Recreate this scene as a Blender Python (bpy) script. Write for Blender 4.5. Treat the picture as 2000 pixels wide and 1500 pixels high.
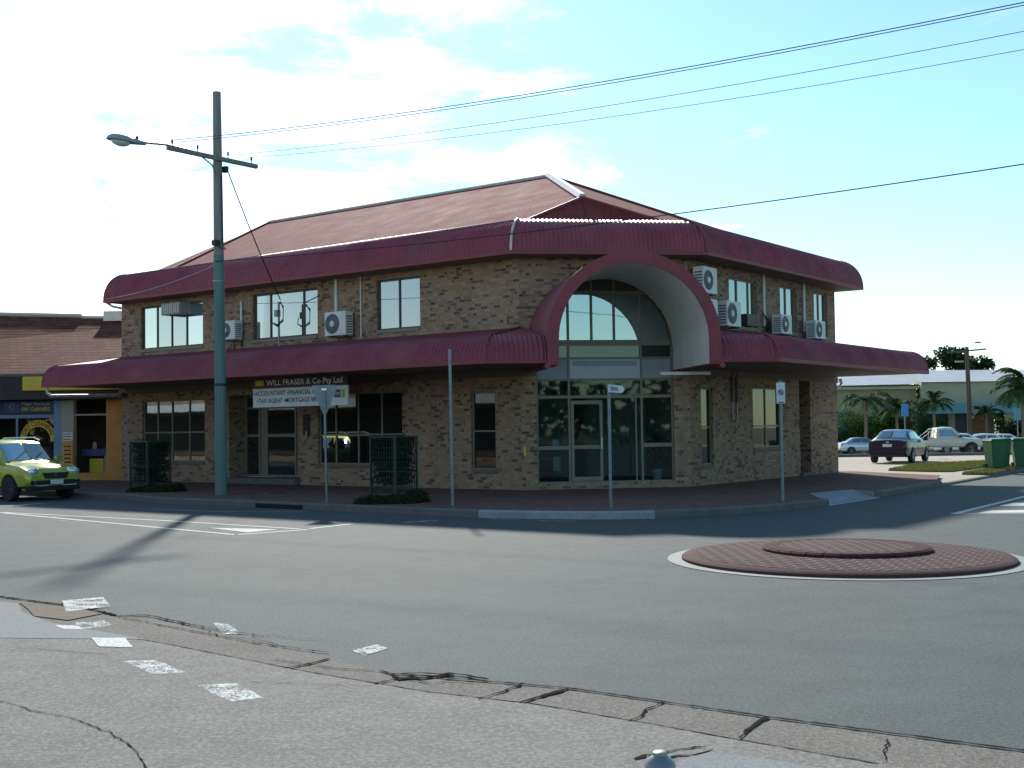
import bpy, bmesh, math, random
from mathutils import Vector, Matrix
random.seed(7)
R = math.radians
scene = bpy.context.scene
for o in list(bpy.data.objects): bpy.data.objects.remove(o)
col = scene.collection

# ------------------------------------------------------------------ camera
cd = bpy.data.cameras.new('camera'); cam = bpy.data.objects.new('camera', cd); col.objects.link(cam)
cd.sensor_width = 36; cd.lens = 42.694; cd.clip_start = 0.05; cd.clip_end = 3000
cam.location = (0, 0, 1.8)
cam.rotation_euler = (Matrix.Rotation(R(92.064), 3, 'X') @ Matrix.Rotation(R(-0.799), 3, 'Z')).to_euler()
scene.camera = cam
scene.render.resolution_x = 1024; scene.render.resolution_y = 768
# ------------------------------------------------------------------ light
SUN_EL = 31.0; SUN_AZ = -7.6
sd = bpy.data.lights.new('sun', 'SUN'); sun = bpy.data.objects.new('sun', sd); col.objects.link(sun)
sd.energy = 4.0; sd.angle = R(2.0); sd.color = (1.0, 0.95, 0.86)
sv = Vector((math.sin(R(SUN_AZ)) * math.cos(R(SUN_EL)), math.cos(R(SUN_AZ)) * math.cos(R(SUN_EL)), math.sin(R(SUN_EL))))
sun.rotation_euler = sv.to_track_quat('Z', 'Y').to_euler(); sun.location = (-10, 60, 60)
w = bpy.data.worlds.new('World'); scene.world = w; w.use_nodes = True
nt = w.node_tree; nt.nodes.clear()
def N(t, kind, **kw):
    n = t.nodes.new(kind)
    for k, v in kw.items(): setattr(n, k, v)
    return n
out = N(nt, 'ShaderNodeOutputWorld'); bg = N(nt, 'ShaderNodeBackground'); bg.inputs[1].default_value = 0.090
nt.links.new(bg.outputs[0], out.inputs[0])
sky = N(nt, 'ShaderNodeTexSky', sky_type='NISHITA'); sky.sun_disc = False
sky.sun_elevation = R(SUN_EL); sky.sun_rotation = R(SUN_AZ % 360); sky.air_density = 1.0; sky.dust_density = 0.15; sky.ozone_density = 1.6
tint = N(nt, 'ShaderNodeMix', data_type='RGBA', blend_type='MULTIPLY'); tint.inputs[0].default_value = 1.0
tint.inputs[7].default_value = (0.86, 1.10, 1.05, 1)
nt.links.new(sky.outputs[0], tint.inputs[6])
geo = N(nt, 'ShaderNodeTexCoord'); sep = N(nt, 'ShaderNodeSeparateXYZ'); nt.links.new(geo.outputs['Generated'], sep.inputs[0])
def wm(op, a, b=None, c=None):
    n = N(nt, 'ShaderNodeMath', operation=op)
    for i, v in enumerate((a, b, c)):
        if v is None: continue
        if isinstance(v, (int, float)): n.inputs[i].default_value = v
        else: nt.links.new(v, n.inputs[i])
    return n.outputs[0]
zz = wm('MAXIMUM', wm('ADD', sep.outputs[2], 0.10), 0.02)
comb = N(nt, 'ShaderNodeCombineXYZ')
nt.links.new(wm('DIVIDE', sep.outputs[0], zz), comb.inputs[0]); nt.links.new(wm('DIVIDE', sep.outputs[1], zz), comb.inputs[1])
nz = N(nt, 'ShaderNodeTexNoise'); nz.inputs['Scale'].default_value = 1.5; nz.inputs['Detail'].default_value = 9; nz.inputs['Roughness'].default_value = 0.62
nz.inputs['Distortion'].default_value = 0.35
nt.links.new(comb.outputs[0], nz.inputs['Vector'])
nz2 = N(nt, 'ShaderNodeTexNoise'); nz2.inputs['Scale'].default_value = 0.45; nz2.inputs['Detail'].default_value = 3
nt.links.new(comb.outputs[0], nz2.inputs['Vector'])
# more cloud towards the west (left), less overhead right
left = wm('MULTIPLY', wm('SUBTRACT', -0.02, sep.outputs[0]), 0.46)
dens = wm('ADD', wm('ADD', wm('MULTIPLY', nz.outputs[0], 0.9), wm('MULTIPLY', nz2.outputs[0], 0.35)), left)
ramp = N(nt, 'ShaderNodeValToRGB'); ramp.color_ramp.elements[0].position = 0.60; ramp.color_ramp.elements[1].position = 0.70
ramp.color_ramp.interpolation = 'EASE'
nt.links.new(dens, ramp.inputs[0])
mix = N(nt, 'ShaderNodeMix', data_type='RGBA'); nt.links.new(ramp.outputs[0], mix.inputs[0])
nt.links.new(tint.outputs[2], mix.inputs[6])
cl = N(nt, 'ShaderNodeMix', data_type='RGBA', blend_type='MULTIPLY'); cl.inputs[0].default_value = 1
cl.inputs[7].default_value = (1.5, 1.4, 1.3, 1); nt.links.new(sky.outputs[0], cl.inputs[6]); nt.links.new(cl.outputs[2], mix.inputs[7])
nt.links.new(mix.outputs[2], bg.inputs[0])
vs = scene.view_settings; vs.view_transform = 'Standard'; vs.look = 'None'; vs.gamma = 1; vs.exposure = 0.85
try: scene.cycles.max_bounces = 8
except Exception: pass

# ------------------------------------------------------------------ materials
M = {}
def mat(name, base=(.5, .5, .5), rough=.7, metal=0., spec=.5, alpha=None):
    m = bpy.data.materials.new(name); m.use_nodes = True; t = m.node_tree; b = t.nodes['Principled BSDF']
    b.inputs['Base Color'].default_value = (*base, 1); b.inputs['Roughness'].default_value = rough
    b.inputs['Metallic'].default_value = metal; b.inputs['Specular IOR Level'].default_value = spec
    M[name] = m; return m, t, b
def L(t, a, b): t.links.new(a, b)
def math_(t, op, a, b=None):
    n = N(t, 'ShaderNodeMath', operation=op)
    for i, v in enumerate((a, b)):
        if v is None: continue
        if isinstance(v, (int, float)): n.inputs[i].default_value = v
        else: L(t, v, n.inputs[i])
    return n.outputs[0]
def noise(t, scale, detail=4, rough=.55, vec=None):
    n = N(t, 'ShaderNodeTexNoise'); n.inputs['Scale'].default_value = scale; n.inputs['Detail'].default_value = detail; n.inputs['Roughness'].default_value = rough
    if vec is None:
        g = N(t, 'ShaderNodeNewGeometry'); vec = g.outputs['Position']
    L(t, vec, n.inputs['Vector']); return n.outputs[0]
def rampn(t, fac, stops):
    r = N(t, 'ShaderNodeValToRGB'); e = r.color_ramp.elements
    while len(e) < len(stops): e.new(.5)
    for i, (p, c) in enumerate(stops): e[i].position = p; e[i].color = (*c, 1)
    L(t, fac, r.inputs[0]); return r.outputs[0]
def mixc(t, fac, a, b, mode='MIX'):
    n = N(t, 'ShaderNodeMix', data_type='RGBA', blend_type=mode)
    for i, v in ((0, fac), (6, a), (7, b)):
        if isinstance(v, (int, float)): n.inputs[i].default_value = v
        elif isinstance(v, tuple): n.inputs[i].default_value = (*v, 1)
        else: L(t, v, n.inputs[i])
    return n.outputs[2]
def bump(t, b, h, strength=.3, dist=.02):
    n = N(t, 'ShaderNodeBump'); n.inputs['Strength'].default_value = strength; n.inputs['Distance'].default_value = dist
    L(t, h, n.inputs['Height']); L(t, n.outputs[0], b.inputs['Normal'])
def vary(name, base, rough=.7, amt=.25, scale=3., metal=0., spec=.5, fine=0):
    m, t, b = mat(name, base, rough, metal, spec)
    f = noise(t, scale, 5)
    lo = tuple(c * (1 - amt) for c in base); hi = tuple(min(1, c * (1 + amt)) for c in base)
    c = rampn(t, f, [(.3, lo), (.7, hi)])
    if fine:
        f2 = noise(t, fine, 2, .7); c = mixc(t, .5, c, rampn(t, f2, [(.35, tuple(x * .6 for x in base)), (.65, tuple(min(1, x * 1.4) for x in base))]))
    L(t, c, b.inputs['Base Color'])
    rr = N(t, 'ShaderNodeMapRange'); L(t, f, rr.inputs[0]); rr.inputs[3].default_value = max(0, rough - .12); rr.inputs[4].default_value = min(1, rough + .1)
    L(t, rr.outputs[0], b.inputs['Roughness'])
    return m, t, b
def facade_uv(t):
    g = N(t, 'ShaderNodeNewGeometry'); cr = N(t, 'ShaderNodeVectorMath', operation='CROSS_PRODUCT'); L(t, g.outputs['True Normal'], cr.inputs[0]); cr.inputs[1].default_value = (0, 0, 1)
    nn = N(t, 'ShaderNodeVectorMath', operation='NORMALIZE'); L(t, cr.outputs[0], nn.inputs[0])
    d = N(t, 'ShaderNodeVectorMath', operation='DOT_PRODUCT'); L(t, g.outputs['Position'], d.inputs[0]); L(t, nn.outputs[0], d.inputs[1])
    s = N(t, 'ShaderNodeSeparateXYZ'); L(t, g.outputs['Position'], s.inputs[0])
    c = N(t, 'ShaderNodeCombineXYZ'); L(t, d.outputs['Value'], c.inputs[0]); L(t, s.outputs[2], c.inputs[1])
    return c.outputs[0], d.outputs['Value'], s.outputs[2]
def brick_mat(name, tans, dark, darkfrac, mortar):
    m, t, b = mat(name, (.3, .2, .1), .85)
    uv, u, z = facade_uv(t)
    def bt(c1, c2, mo):
        n = N(t, 'ShaderNodeTexBrick'); n.inputs['Scale'].default_value = 1; n.inputs['Brick Width'].default_value = .215; n.inputs['Row Height'].default_value = .081; n.squash = .5; n.squash_frequency = 3; n.offset_frequency = 2
        n.inputs['Mortar Size'].default_value = .009; n.inputs['Mortar Smooth'].default_value = .3; n.inputs['Bias'].default_value = 0
        n.inputs['Color1'].default_value = (*c1, 1); n.inputs['Color2'].default_value = (*c2, 1); n.inputs['Mortar'].default_value = (*mo, 1); L(t, uv, n.inputs['Vector']); return n
    rnd = bt((0, 0, 0), (1, 1, 1), (.3, .3, .3))
    patch = noise(t, .9, 3)
    v = math_(t, 'ADD', rnd.outputs['Color'], math_(t, 'MULTIPLY', math_(t, 'SUBTRACT', patch, .5), .5))
    v = math_(t, 'ADD', v, math_(t, 'MULTIPLY', math_(t, 'SUBTRACT', noise(t, 11, 3), .5), .22))
    c = rampn(t, v, [(0, tans[0]), (.35, tans[1]), (.88 - darkfrac, tans[2]), (.95 - darkfrac, dark), (1, tuple(x * .5 for x in dark))])
    c = mixc(t, math_(t, 'MULTIPLY', noise(t, 25, 3), .35), c, tuple(x * .5 for x in tans[1]))
    c = mixc(t, rnd.outputs['Fac'], c, mortar)
    c = mixc(t, math_(t, 'MULTIPLY', noise(t, .5, 5), .45), c, mixc(t, 1.0, c, (.55, .5, .45), 'MULTIPLY'))
    st = N(t, 'ShaderNodeCombineXYZ'); L(t, math_(t, 'MULTIPLY', u, 2.6), st.inputs[0]); L(t, math_(t, 'MULTIPLY', z, .3), st.inputs[1])
    c = mixc(t, rampn(t, noise(t, 1., 5, .65, st.outputs[0]), [(.5, (0, 0, 0)), (.75, (.5, .5, .5))]), c, mixc(t, 1.0, c, (.5, .47, .45), 'MULTIPLY'))
    L(t, c, b.inputs['Base Color']); bump(t, b, math_(t, 'SUBTRACT', 1, rnd.outputs['Fac']), .5, .01)
    return m
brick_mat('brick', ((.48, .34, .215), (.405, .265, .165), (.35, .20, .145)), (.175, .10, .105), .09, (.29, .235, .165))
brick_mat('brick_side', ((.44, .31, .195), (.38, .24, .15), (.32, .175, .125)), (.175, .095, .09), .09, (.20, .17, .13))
# red roofing: fine dust and lines
def red_mat(name, base, pitch=None, rough=.6):
    m, t, b = vary(name, base, rough, .22, 1.3, spec=.12 if pitch is None else .05)
    uv, u, z = facade_uv(t)
    if pitch:
        wv = math_(t, 'SINE', math_(t, 'MULTIPLY', u, 2 * math.pi / pitch)); bump(t, b, wv, .16, .02)
        fine = math_(t, 'SINE', math_(t, 'MULTIPLY', u, 2 * math.pi / (pitch * 4)))
    base_c = b.inputs['Base Color'].links[0].from_socket
    st = N(t, 'ShaderNodeCombineXYZ'); L(t, math_(t, 'MULTIPLY', u, 6.), st.inputs[0]); L(t, math_(t, 'MULTIPLY', z, .5), st.inputs[1])
    f = noise(t, 1., 4, .6, st.outputs[0])
    c = mixc(t, rampn(t, f, [(.45, (0, 0, 0)), (.75, (.55, .55, .55))]), base_c, tuple(x * .45 for x in base))
    lap = rampn(t, math_(t, 'ABSOLUTE', math_(t, 'SUBTRACT', math_(t, 'FRACT', math_(t, 'DIVIDE', u, .762)), .5)), [(.462, (0, 0, 0)), (.492, (.55, .55, .55))])
    c = mixc(t, lap, c, tuple(x * .45 for x in base))
    c = mixc(t, rampn(t, noise(t, .8, 5, .7), [(.45, (0, 0, 0)), (.8, (.4, .4, .4))]), c, (base[0] * .9, base[0] * .55, base[0] * .55))
    L(t, c, b.inputs['Base Color']); return m
red_mat('red_metal', (.26, .046, .068), rough=.48); M['red_metal'].node_tree.nodes['Principled BSDF'].inputs['Specular IOR Level'].default_value = .3; red_mat('red_roof', (.20, .044, .044), pitch=.19, rough=.9)
vary('red_trim', (.23, .036, .048), .6, .2, 4)
vary('red_light', (.20, .045, .055), .6, .2, 2)
vary('capping', (.62, .56, .5), .4, .1, 5, metal=.2)
vary('soffit', (.17, .13, .10), .8, .15, 3); vary('lining', (.74, .74, .69), .8, .08, 2.2)
vary('frame_bronze', (.20, .18, .13), .5, .1, 6); vary('frame_dark', (.06, .055, .045), .5, .1, 6)
vary('brown_door', (.07, .035, .02), .6, .2, 6); vary('panel_grey', (.30, .33, .36), .6, .08, 2); vary('panel_white', (.50, .54, .57), .6, .08, 2)
vary('white_paint', (.72, .72, .70), .5, .1, 8); vary('ac_white', (.66, .67, .64), .5, .1, 4); vary('ac_grille', (.10, .11, .12), .5, .1, 9)
vary('steel', (.20, .225, .24), .45, .2, 6, metal=.6); vary('dark_metal', (.03, .035, .035), .5, .2, 9); vary('green_metal', (.012, .035, .03), .5, .2, 9)
vary('black', (.012, .012, .012), .6, .1, 6); vary('black_rubber', (.02, .02, .021), .8, .2, 12)
def glass_mat(name, base, refl, rough=.02, alpha=1.0):
    m, t, b = mat(name, base, rough, 0, .5)
    gl = N(t, 'ShaderNodeBsdfGlossy'); gl.inputs['Roughness'].default_value = rough; gl.inputs['Color'].default_value = (.8, .92, .97, 1)
    lw = N(t, 'ShaderNodeLayerWeight'); lw.inputs[0].default_value = .25
    body = b
    if alpha < 1:
        tr = N(t, 'ShaderNodeBsdfTransparent'); tr.inputs[0].default_value = (.55, .68, .66, 1)
        mx0 = N(t, 'ShaderNodeMixShader'); mx0.inputs[0].default_value = alpha; L(t, tr.outputs[0], mx0.inputs[1]); L(t, b.outputs[0], mx0.inputs[2]); body = mx0
    mx = N(t, 'ShaderNodeMixShader'); L(t, math_(t, 'ADD', math_(t, 'MULTIPLY', lw.outputs['Fresnel'], .35 if refl > .05 else .16), refl), mx.inputs[0])
    L(t, body.outputs[0], mx.inputs[1]); L(t, gl.outputs[0], mx.inputs[2])
    bp = N(t, 'ShaderNodeBump'); bp.inputs['Strength'].default_value = .06; bp.inputs['Distance'].default_value = .02
    L(t, noise(t, 1.2, 2), bp.inputs['Height']); L(t, bp.outputs[0], gl.inputs['Normal'])
    L(t, mx.outputs[0], t.nodes['Material Output'].inputs[0]); return m
glass_mat('glass_film', (.05, .06, .065), .33); glass_mat('glass_dark', (.01, .012, .012), .02); glass_mat('glass_shop', (.01, .012, .012), .03, .02, .25)
glass_mat('glass_blind', (.13, .17, .175), .14); glass_mat('glass_car', (.015, .02, .025), .28)
glass_mat('glass_arch', (.015, .02, .025), .30)
# asphalt
def asphalt(name, base, rough, spec, agg=.5):
    m, t, b = mat(name, base, rough, 0, spec)
    f = noise(t, .22, 5, .6); f2 = noise(t, 75, 3, .85); f3 = noise(t, 2.3, 4, .6); f4 = noise(t, 30, 3, .8)
    c = rampn(t, f, [(.3, tuple(x * .86 for x in base)), (.7, tuple(x * 1.12 for x in base))])
    c = mixc(t, agg, c, rampn(t, f2, [(.38, tuple(x * .3 for x in base)), (.5, base), (.56, tuple(x * 1.15 for x in base)), (.66, tuple(min(1, x * 3.2) for x in base))]))
    c = mixc(t, .36, c, rampn(t, f4, [(.38, tuple(x * .45 for x in base)), (.5, tuple(x * .95 for x in base)), (.60, tuple(min(1, x * 2.1) for x in base))]))
    c = mixc(t, .25, c, rampn(t, f3, [(.35, tuple(x * .7 for x in base)), (.65, tuple(min(1, x * 1.3) for x in base))]))
    sc = N(t, 'ShaderNodeMapping'); g = N(t, 'ShaderNodeNewGeometry'); L(t, g.outputs['Position'], sc.inputs[0]); sc.inputs['Rotation'].default_value = (0, 0, R(37)); sc.inputs['Scale'].default_value = (.12, 1.5, 1)
    fs = noise(t, 1, 4, .6, sc.outputs[0])
    c = mixc(t, rampn(t, fs, [(.5, (0, 0, 0)), (.8, (.16, .16, .16))]), c, tuple(x * .7 for x in base))
    f6 = noise(t, .55, 6, .72)
    c = mixc(t, rampn(t, f6, [(.58, (0, 0, 0)), (.70, (.5, .5, .5))]), c, tuple(x * .62 for x in base))
    f7 = noise(t, 3.1, 6, .8)
    c = mixc(t, rampn(t, f7, [(.64, (0, 0, 0)), (.70, (.6, .6, .6))]), c, tuple(x * .5 for x in base))
    L(t, c, b.inputs['Base Color'])
    bump(t, b, math_(t, 'ADD', f2, math_(t, 'MULTIPLY', f4, .6)), .7, .010); return m
asphalt('road_asphalt', (.080, .095, .095), .84, .13, .85); asphalt('old_asphalt', (.205, .198, .183), .92, .08, .45); asphalt('kerb_concrete', (.165, .157, .140), .92, .08, .75)
asphalt('carpark', (.36, .33, .27), .9, .1, .25)
vary('smooth_concrete', (.20, .215, .215), .92, .10, 2.5, fine=60, spec=.08); vary('kerb_grey', (.14, .14, .13), .9, .3, 3, fine=50, spec=.1); vary('kerb_pale', (.28, .31, .33), .9, .2, 3, fine=40, spec=.1)
vary('crack_dark', (.034, .031, .028), 1, .2, 9, spec=0.); vary('dirt', (.165, .14, .115), .95, .3, 9, fine=70, spec=.05)
def paint(name, thr):
    m, t, b = mat(name, (.60, .62, .60), .9, spec=.05)
    f = math_(t, 'ADD', math_(t, 'MULTIPLY', noise(t, 60, 4, .8), .6), math_(t, 'MULTIPLY', noise(t, 6, 5, .65), .4))
    L(t, rampn(t, noise(t, 30, 4, .7), [(.35, (.38, .39, .38)), (.6, (.66, .68, .66))]), b.inputs['Base Color'])
    tr = N(t, 'ShaderNodeBsdfTransparent'); mx = N(t, 'ShaderNodeMixShader'); L(t, rampn(t, f, [(thr - .02, (0, 0, 0)), (thr + .02, (1, 1, 1))]), mx.inputs[0])
    L(t, tr.outputs[0], mx.inputs[1]); L(t, b.outputs[0], mx.inputs[2]); L(t, mx.outputs[0], t.nodes['Material Output'].inputs[0])
paint('road_paint', .40); paint('worn_paint', .49); paint('faded_paint', .52)
def pavers(name, a, b2, mort, bw, bh, rot, ms=.006):
    m, t, b = mat(name, a, .92, 0, .08)
    g = N(t, 'ShaderNodeNewGeometry'); mp = N(t, 'ShaderNodeMapping'); mp.inputs['Rotation'].default_value = (0, 0, rot); L(t, g.outputs['Position'], mp.inputs[0])
    n = N(t, 'ShaderNodeTexBrick'); n.inputs['Scale'].default_value = 1; n.inputs['Brick Width'].default_value = bw; n.inputs['Row Height'].default_value = bh; n.inputs['Mortar Size'].default_value = ms
    n.inputs['Color1'].default_value = (*a, 1); n.inputs['Color2'].default_value = (*b2, 1); n.inputs['Mortar'].default_value = (*mort, 1); L(t, mp.outputs[0], n.inputs['Vector'])
    c = mixc(t, math_(t, 'MULTIPLY', noise(t, .9, 5), .6), n.outputs[0], mixc(t, 1, n.outputs[0], (.6, .58, .55), 'MULTIPLY'))
    L(t, c, b.inputs['Base Color']); bump(t, b, math_(t, 'SUBTRACT', 1, n.outputs['Fac']), .4, .01)
pavers('paver_path', (.24, .135, .11), (.15, .085, .075), (.12, .10, .085), .23, .115, R(37))
pavers('paver_island', (.062, .026, .028), (.042, .019, .021), (.24, .21, .20), .23, .115, R(45), .009)
vary('paver_edge', (.085, .052, .048), .95, .2, 8, fine=40, spec=.08)
vary('ring_paint', (.19, .21, .205), .85, .2, 6, fine=50)
vary('brick_dark', (.07, .03, .033), .95, .3, 9, fine=40, spec=.08)
def tiles(name, base):
    m, t, b = vary(name, base, .88, .25, .9)
    uv, u, z = facade_uv(t)
    wv = math_(t, 'ADD', math_(t, 'SINE', math_(t, 'MULTIPLY', u, 2 * math.pi / .3)), math_(t, 'SINE', math_(t, 'MULTIPLY', z, 2 * math.pi / .13)))
    bump(t, b, wv, .07, .02); b.inputs['Specular IOR Level'].default_value = .05
    base_c = b.inputs['Base Color'].links[0].from_socket
    n = N(t, 'ShaderNodeTexBrick'); L(t, uv, n.inputs['Vector']); n.inputs['Scale'].default_value = 1; n.inputs['Brick Width'].default_value = .3; n.inputs['Row Height'].default_value = .13; n.inputs['Mortar Size'].default_value = .012
    n.inputs['Color1'].default_value = (.7, .7, .7, 1); n.inputs['Color2'].default_value = (1.2, 1.15, 1.1, 1); n.inputs['Mortar'].default_value = (.45, .45, .45, 1)
    c = mixc(t, 1., base_c, n.outputs[0], 'MULTIPLY')
    c = mixc(t, rampn(t, noise(t, .7, 5, .7), [(.5, (0, 0, 0)), (.7, (.6, .6, .6))]), c, (.17, .10, .07))
    L(t, c, b.inputs['Base Color'])
tiles('roof_tiles', (.15, .062, .045))
vary('orange_wall', (.52, .25, .06), .7, .15, 2); vary('cream_wall', (.33, .30, .25), .7, .12, 2); vary('blue_wall', (.15, .24, .38), .6, .1, 2)
vary('yellow_sign', (.62, .46, .03), .5, .1, 4); vary('blue_sign', (.02, .04, .17), .5, .2, 4); vary('fascia_dark', (.035, .022, .02), .7, .4, 5)
vary('navy', (.012, .02, .06), .5, .2, 4); vary('shop_inside', (.05, .04, .03), .8, .5, 2.5); vary('inner_wall', (.34, .42, .42), .8, .1, 2); vary('inner_floor', (.05, .06, .06), .6, .1, 2)
vary('sign_maroon', (.06, .02, .022), .5, .15, 3); vary('sign_white', (.62, .66, .68), .5, .08, 3); vary('letter_white', (.85, .86, .86), .5, .02, 3); vary('letter_black', (.015, .015, .02), .6, .1, 3)
vary('letter_red', (.35, .02, .02), .6, .1, 3); vary('letter_yellow', (.60, .44, .03), .6, .1, 3); vary('logo_blue', (.02, .07, .13), .6, .1, 3); vary('logo_green', (.30, .38, .06), .6, .1, 3); vary('sign_orange', (.60, .28, .03), .6, .15, 6)
vary('sign_blue', (.05, .22, .48), .5, .1, 4); vary('skin_brick_inside', (.18, .10, .07), .8, .3, 3)
def timber(name, a, b2):
    m, t, b = mat(name, a, .85)
    g = N(t, 'ShaderNodeNewGeometry'); mp = N(t, 'ShaderNodeMapping'); mp.inputs['Scale'].default_value = (14, 14, .5); L(t, g.outputs['Position'], mp.inputs[0])
    f = noise(t, 1.5, 6, .65, mp.outputs[0]); L(t, rampn(t, f, [(.3, a), (.7, b2)]), b.inputs['Base Color']); bump(t, b, f, .5, .02)
timber('pole_green', (.085, .165, .145), (.13, .235, .205)); timber('pole_grey', (.15, .145, .14), (.30, .29, .27)); timber('pole_brown', (.06, .045, .04), (.13, .10, .09)); timber('trunk', (.09, .07, .05), (.2, .165, .12))
def leaf(name, a, b2, tr=.3):
    m, t, b = mat(name, a, .85, 0, .06)
    c = rampn(t, noise(t, 1.6, 4, .7), [(.35, a), (.65, b2)]); L(t, c, b.inputs['Base Color'])
    tl = N(t, 'ShaderNodeBsdfTranslucent'); L(t, c, tl.inputs[0]); mx = N(t, 'ShaderNodeMixShader'); mx.inputs[0].default_value = tr
    L(t, b.outputs[0], mx.inputs[1]); L(t, tl.outputs[0], mx.inputs[2]); L(t, mx.outputs[0], t.nodes['Material Output'].inputs[0])
leaf('leaf_dark', (.018, .035, .018), (.04, .07, .03)); leaf('leaf_mid', (.03, .07, .02), (.07, .13, .035), .4); leaf('leaf_palm', (.02, .05, .02), (.055, .11, .035), .2)
leaf('leaf_cover', (.015, .03, .012), (.035, .055, .02), .15); leaf('grass_blades', (.10, .12, .03), (.17, .18, .05), .3)
vary('grass_soil', (.12, .12, .035), .95, .3, 3, fine=40); vary('ground_far', (.16, .15, .09), .95, .3, .05)
def car_paint(name, base, metal=.2):
    m, t, b = mat(name, base, .3, metal, .5); b.inputs['Coat Weight'].default_value = .7; b.inputs['Coat Roughness'].default_value = .06
    f = noise(t, 2.2, 4); rr = N(t, 'ShaderNodeMapRange'); L(t, f, rr.inputs[0]); rr.inputs[3].default_value = .22; rr.inputs[4].default_value = .42; L(t, rr.outputs[0], b.inputs['Roughness'])
car_paint('paint_lime', (.36, .42, .045)); car_paint('paint_navy', (.006, .010, .034), 0); M['paint_navy'].node_tree.nodes['Principled BSDF'].inputs['Coat Weight'].default_value = .25; M['paint_navy'].node_tree.nodes['Principled BSDF'].inputs['Specular IOR Level'].default_value = .25; car_paint('paint_silver', (.42, .47, .53), .7); car_paint('paint_cream', (.52, .49, .40), 0); car_paint('paint_white', (.72, .73, .72), 0)
mat('lamp_clear', (.65, .7, .75), .15, .5); mat('lamp_red', (.35, .015, .012), .25); mat('rim', (.45, .47, .5), .3, .8); mat('chrome', (.6, .62, .64), .2, .9); mat('bin_green', (.018, .10, .04), .55)
vary('warehouse_wall', (.34, .35, .25), .8, .1, .6); vary('warehouse_low', (.30, .28, .18), .8, .1, .6); vary('warehouse_roof', (.30, .35, .40), .8, .12, .5, spec=.1); vary('teal_fascia', (.09, .26, .32), .6, .12, .8)
vary('teal_dark', (.03, .08, .10), .6, .2, .8); mat('lamp_glass', (.55, .6, .6), .2); vary('wire_black', (.02, .02, .025), .7, .1, 5); vary('wire_pale', (.28, .30, .33), .6, .1, 5)

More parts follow.
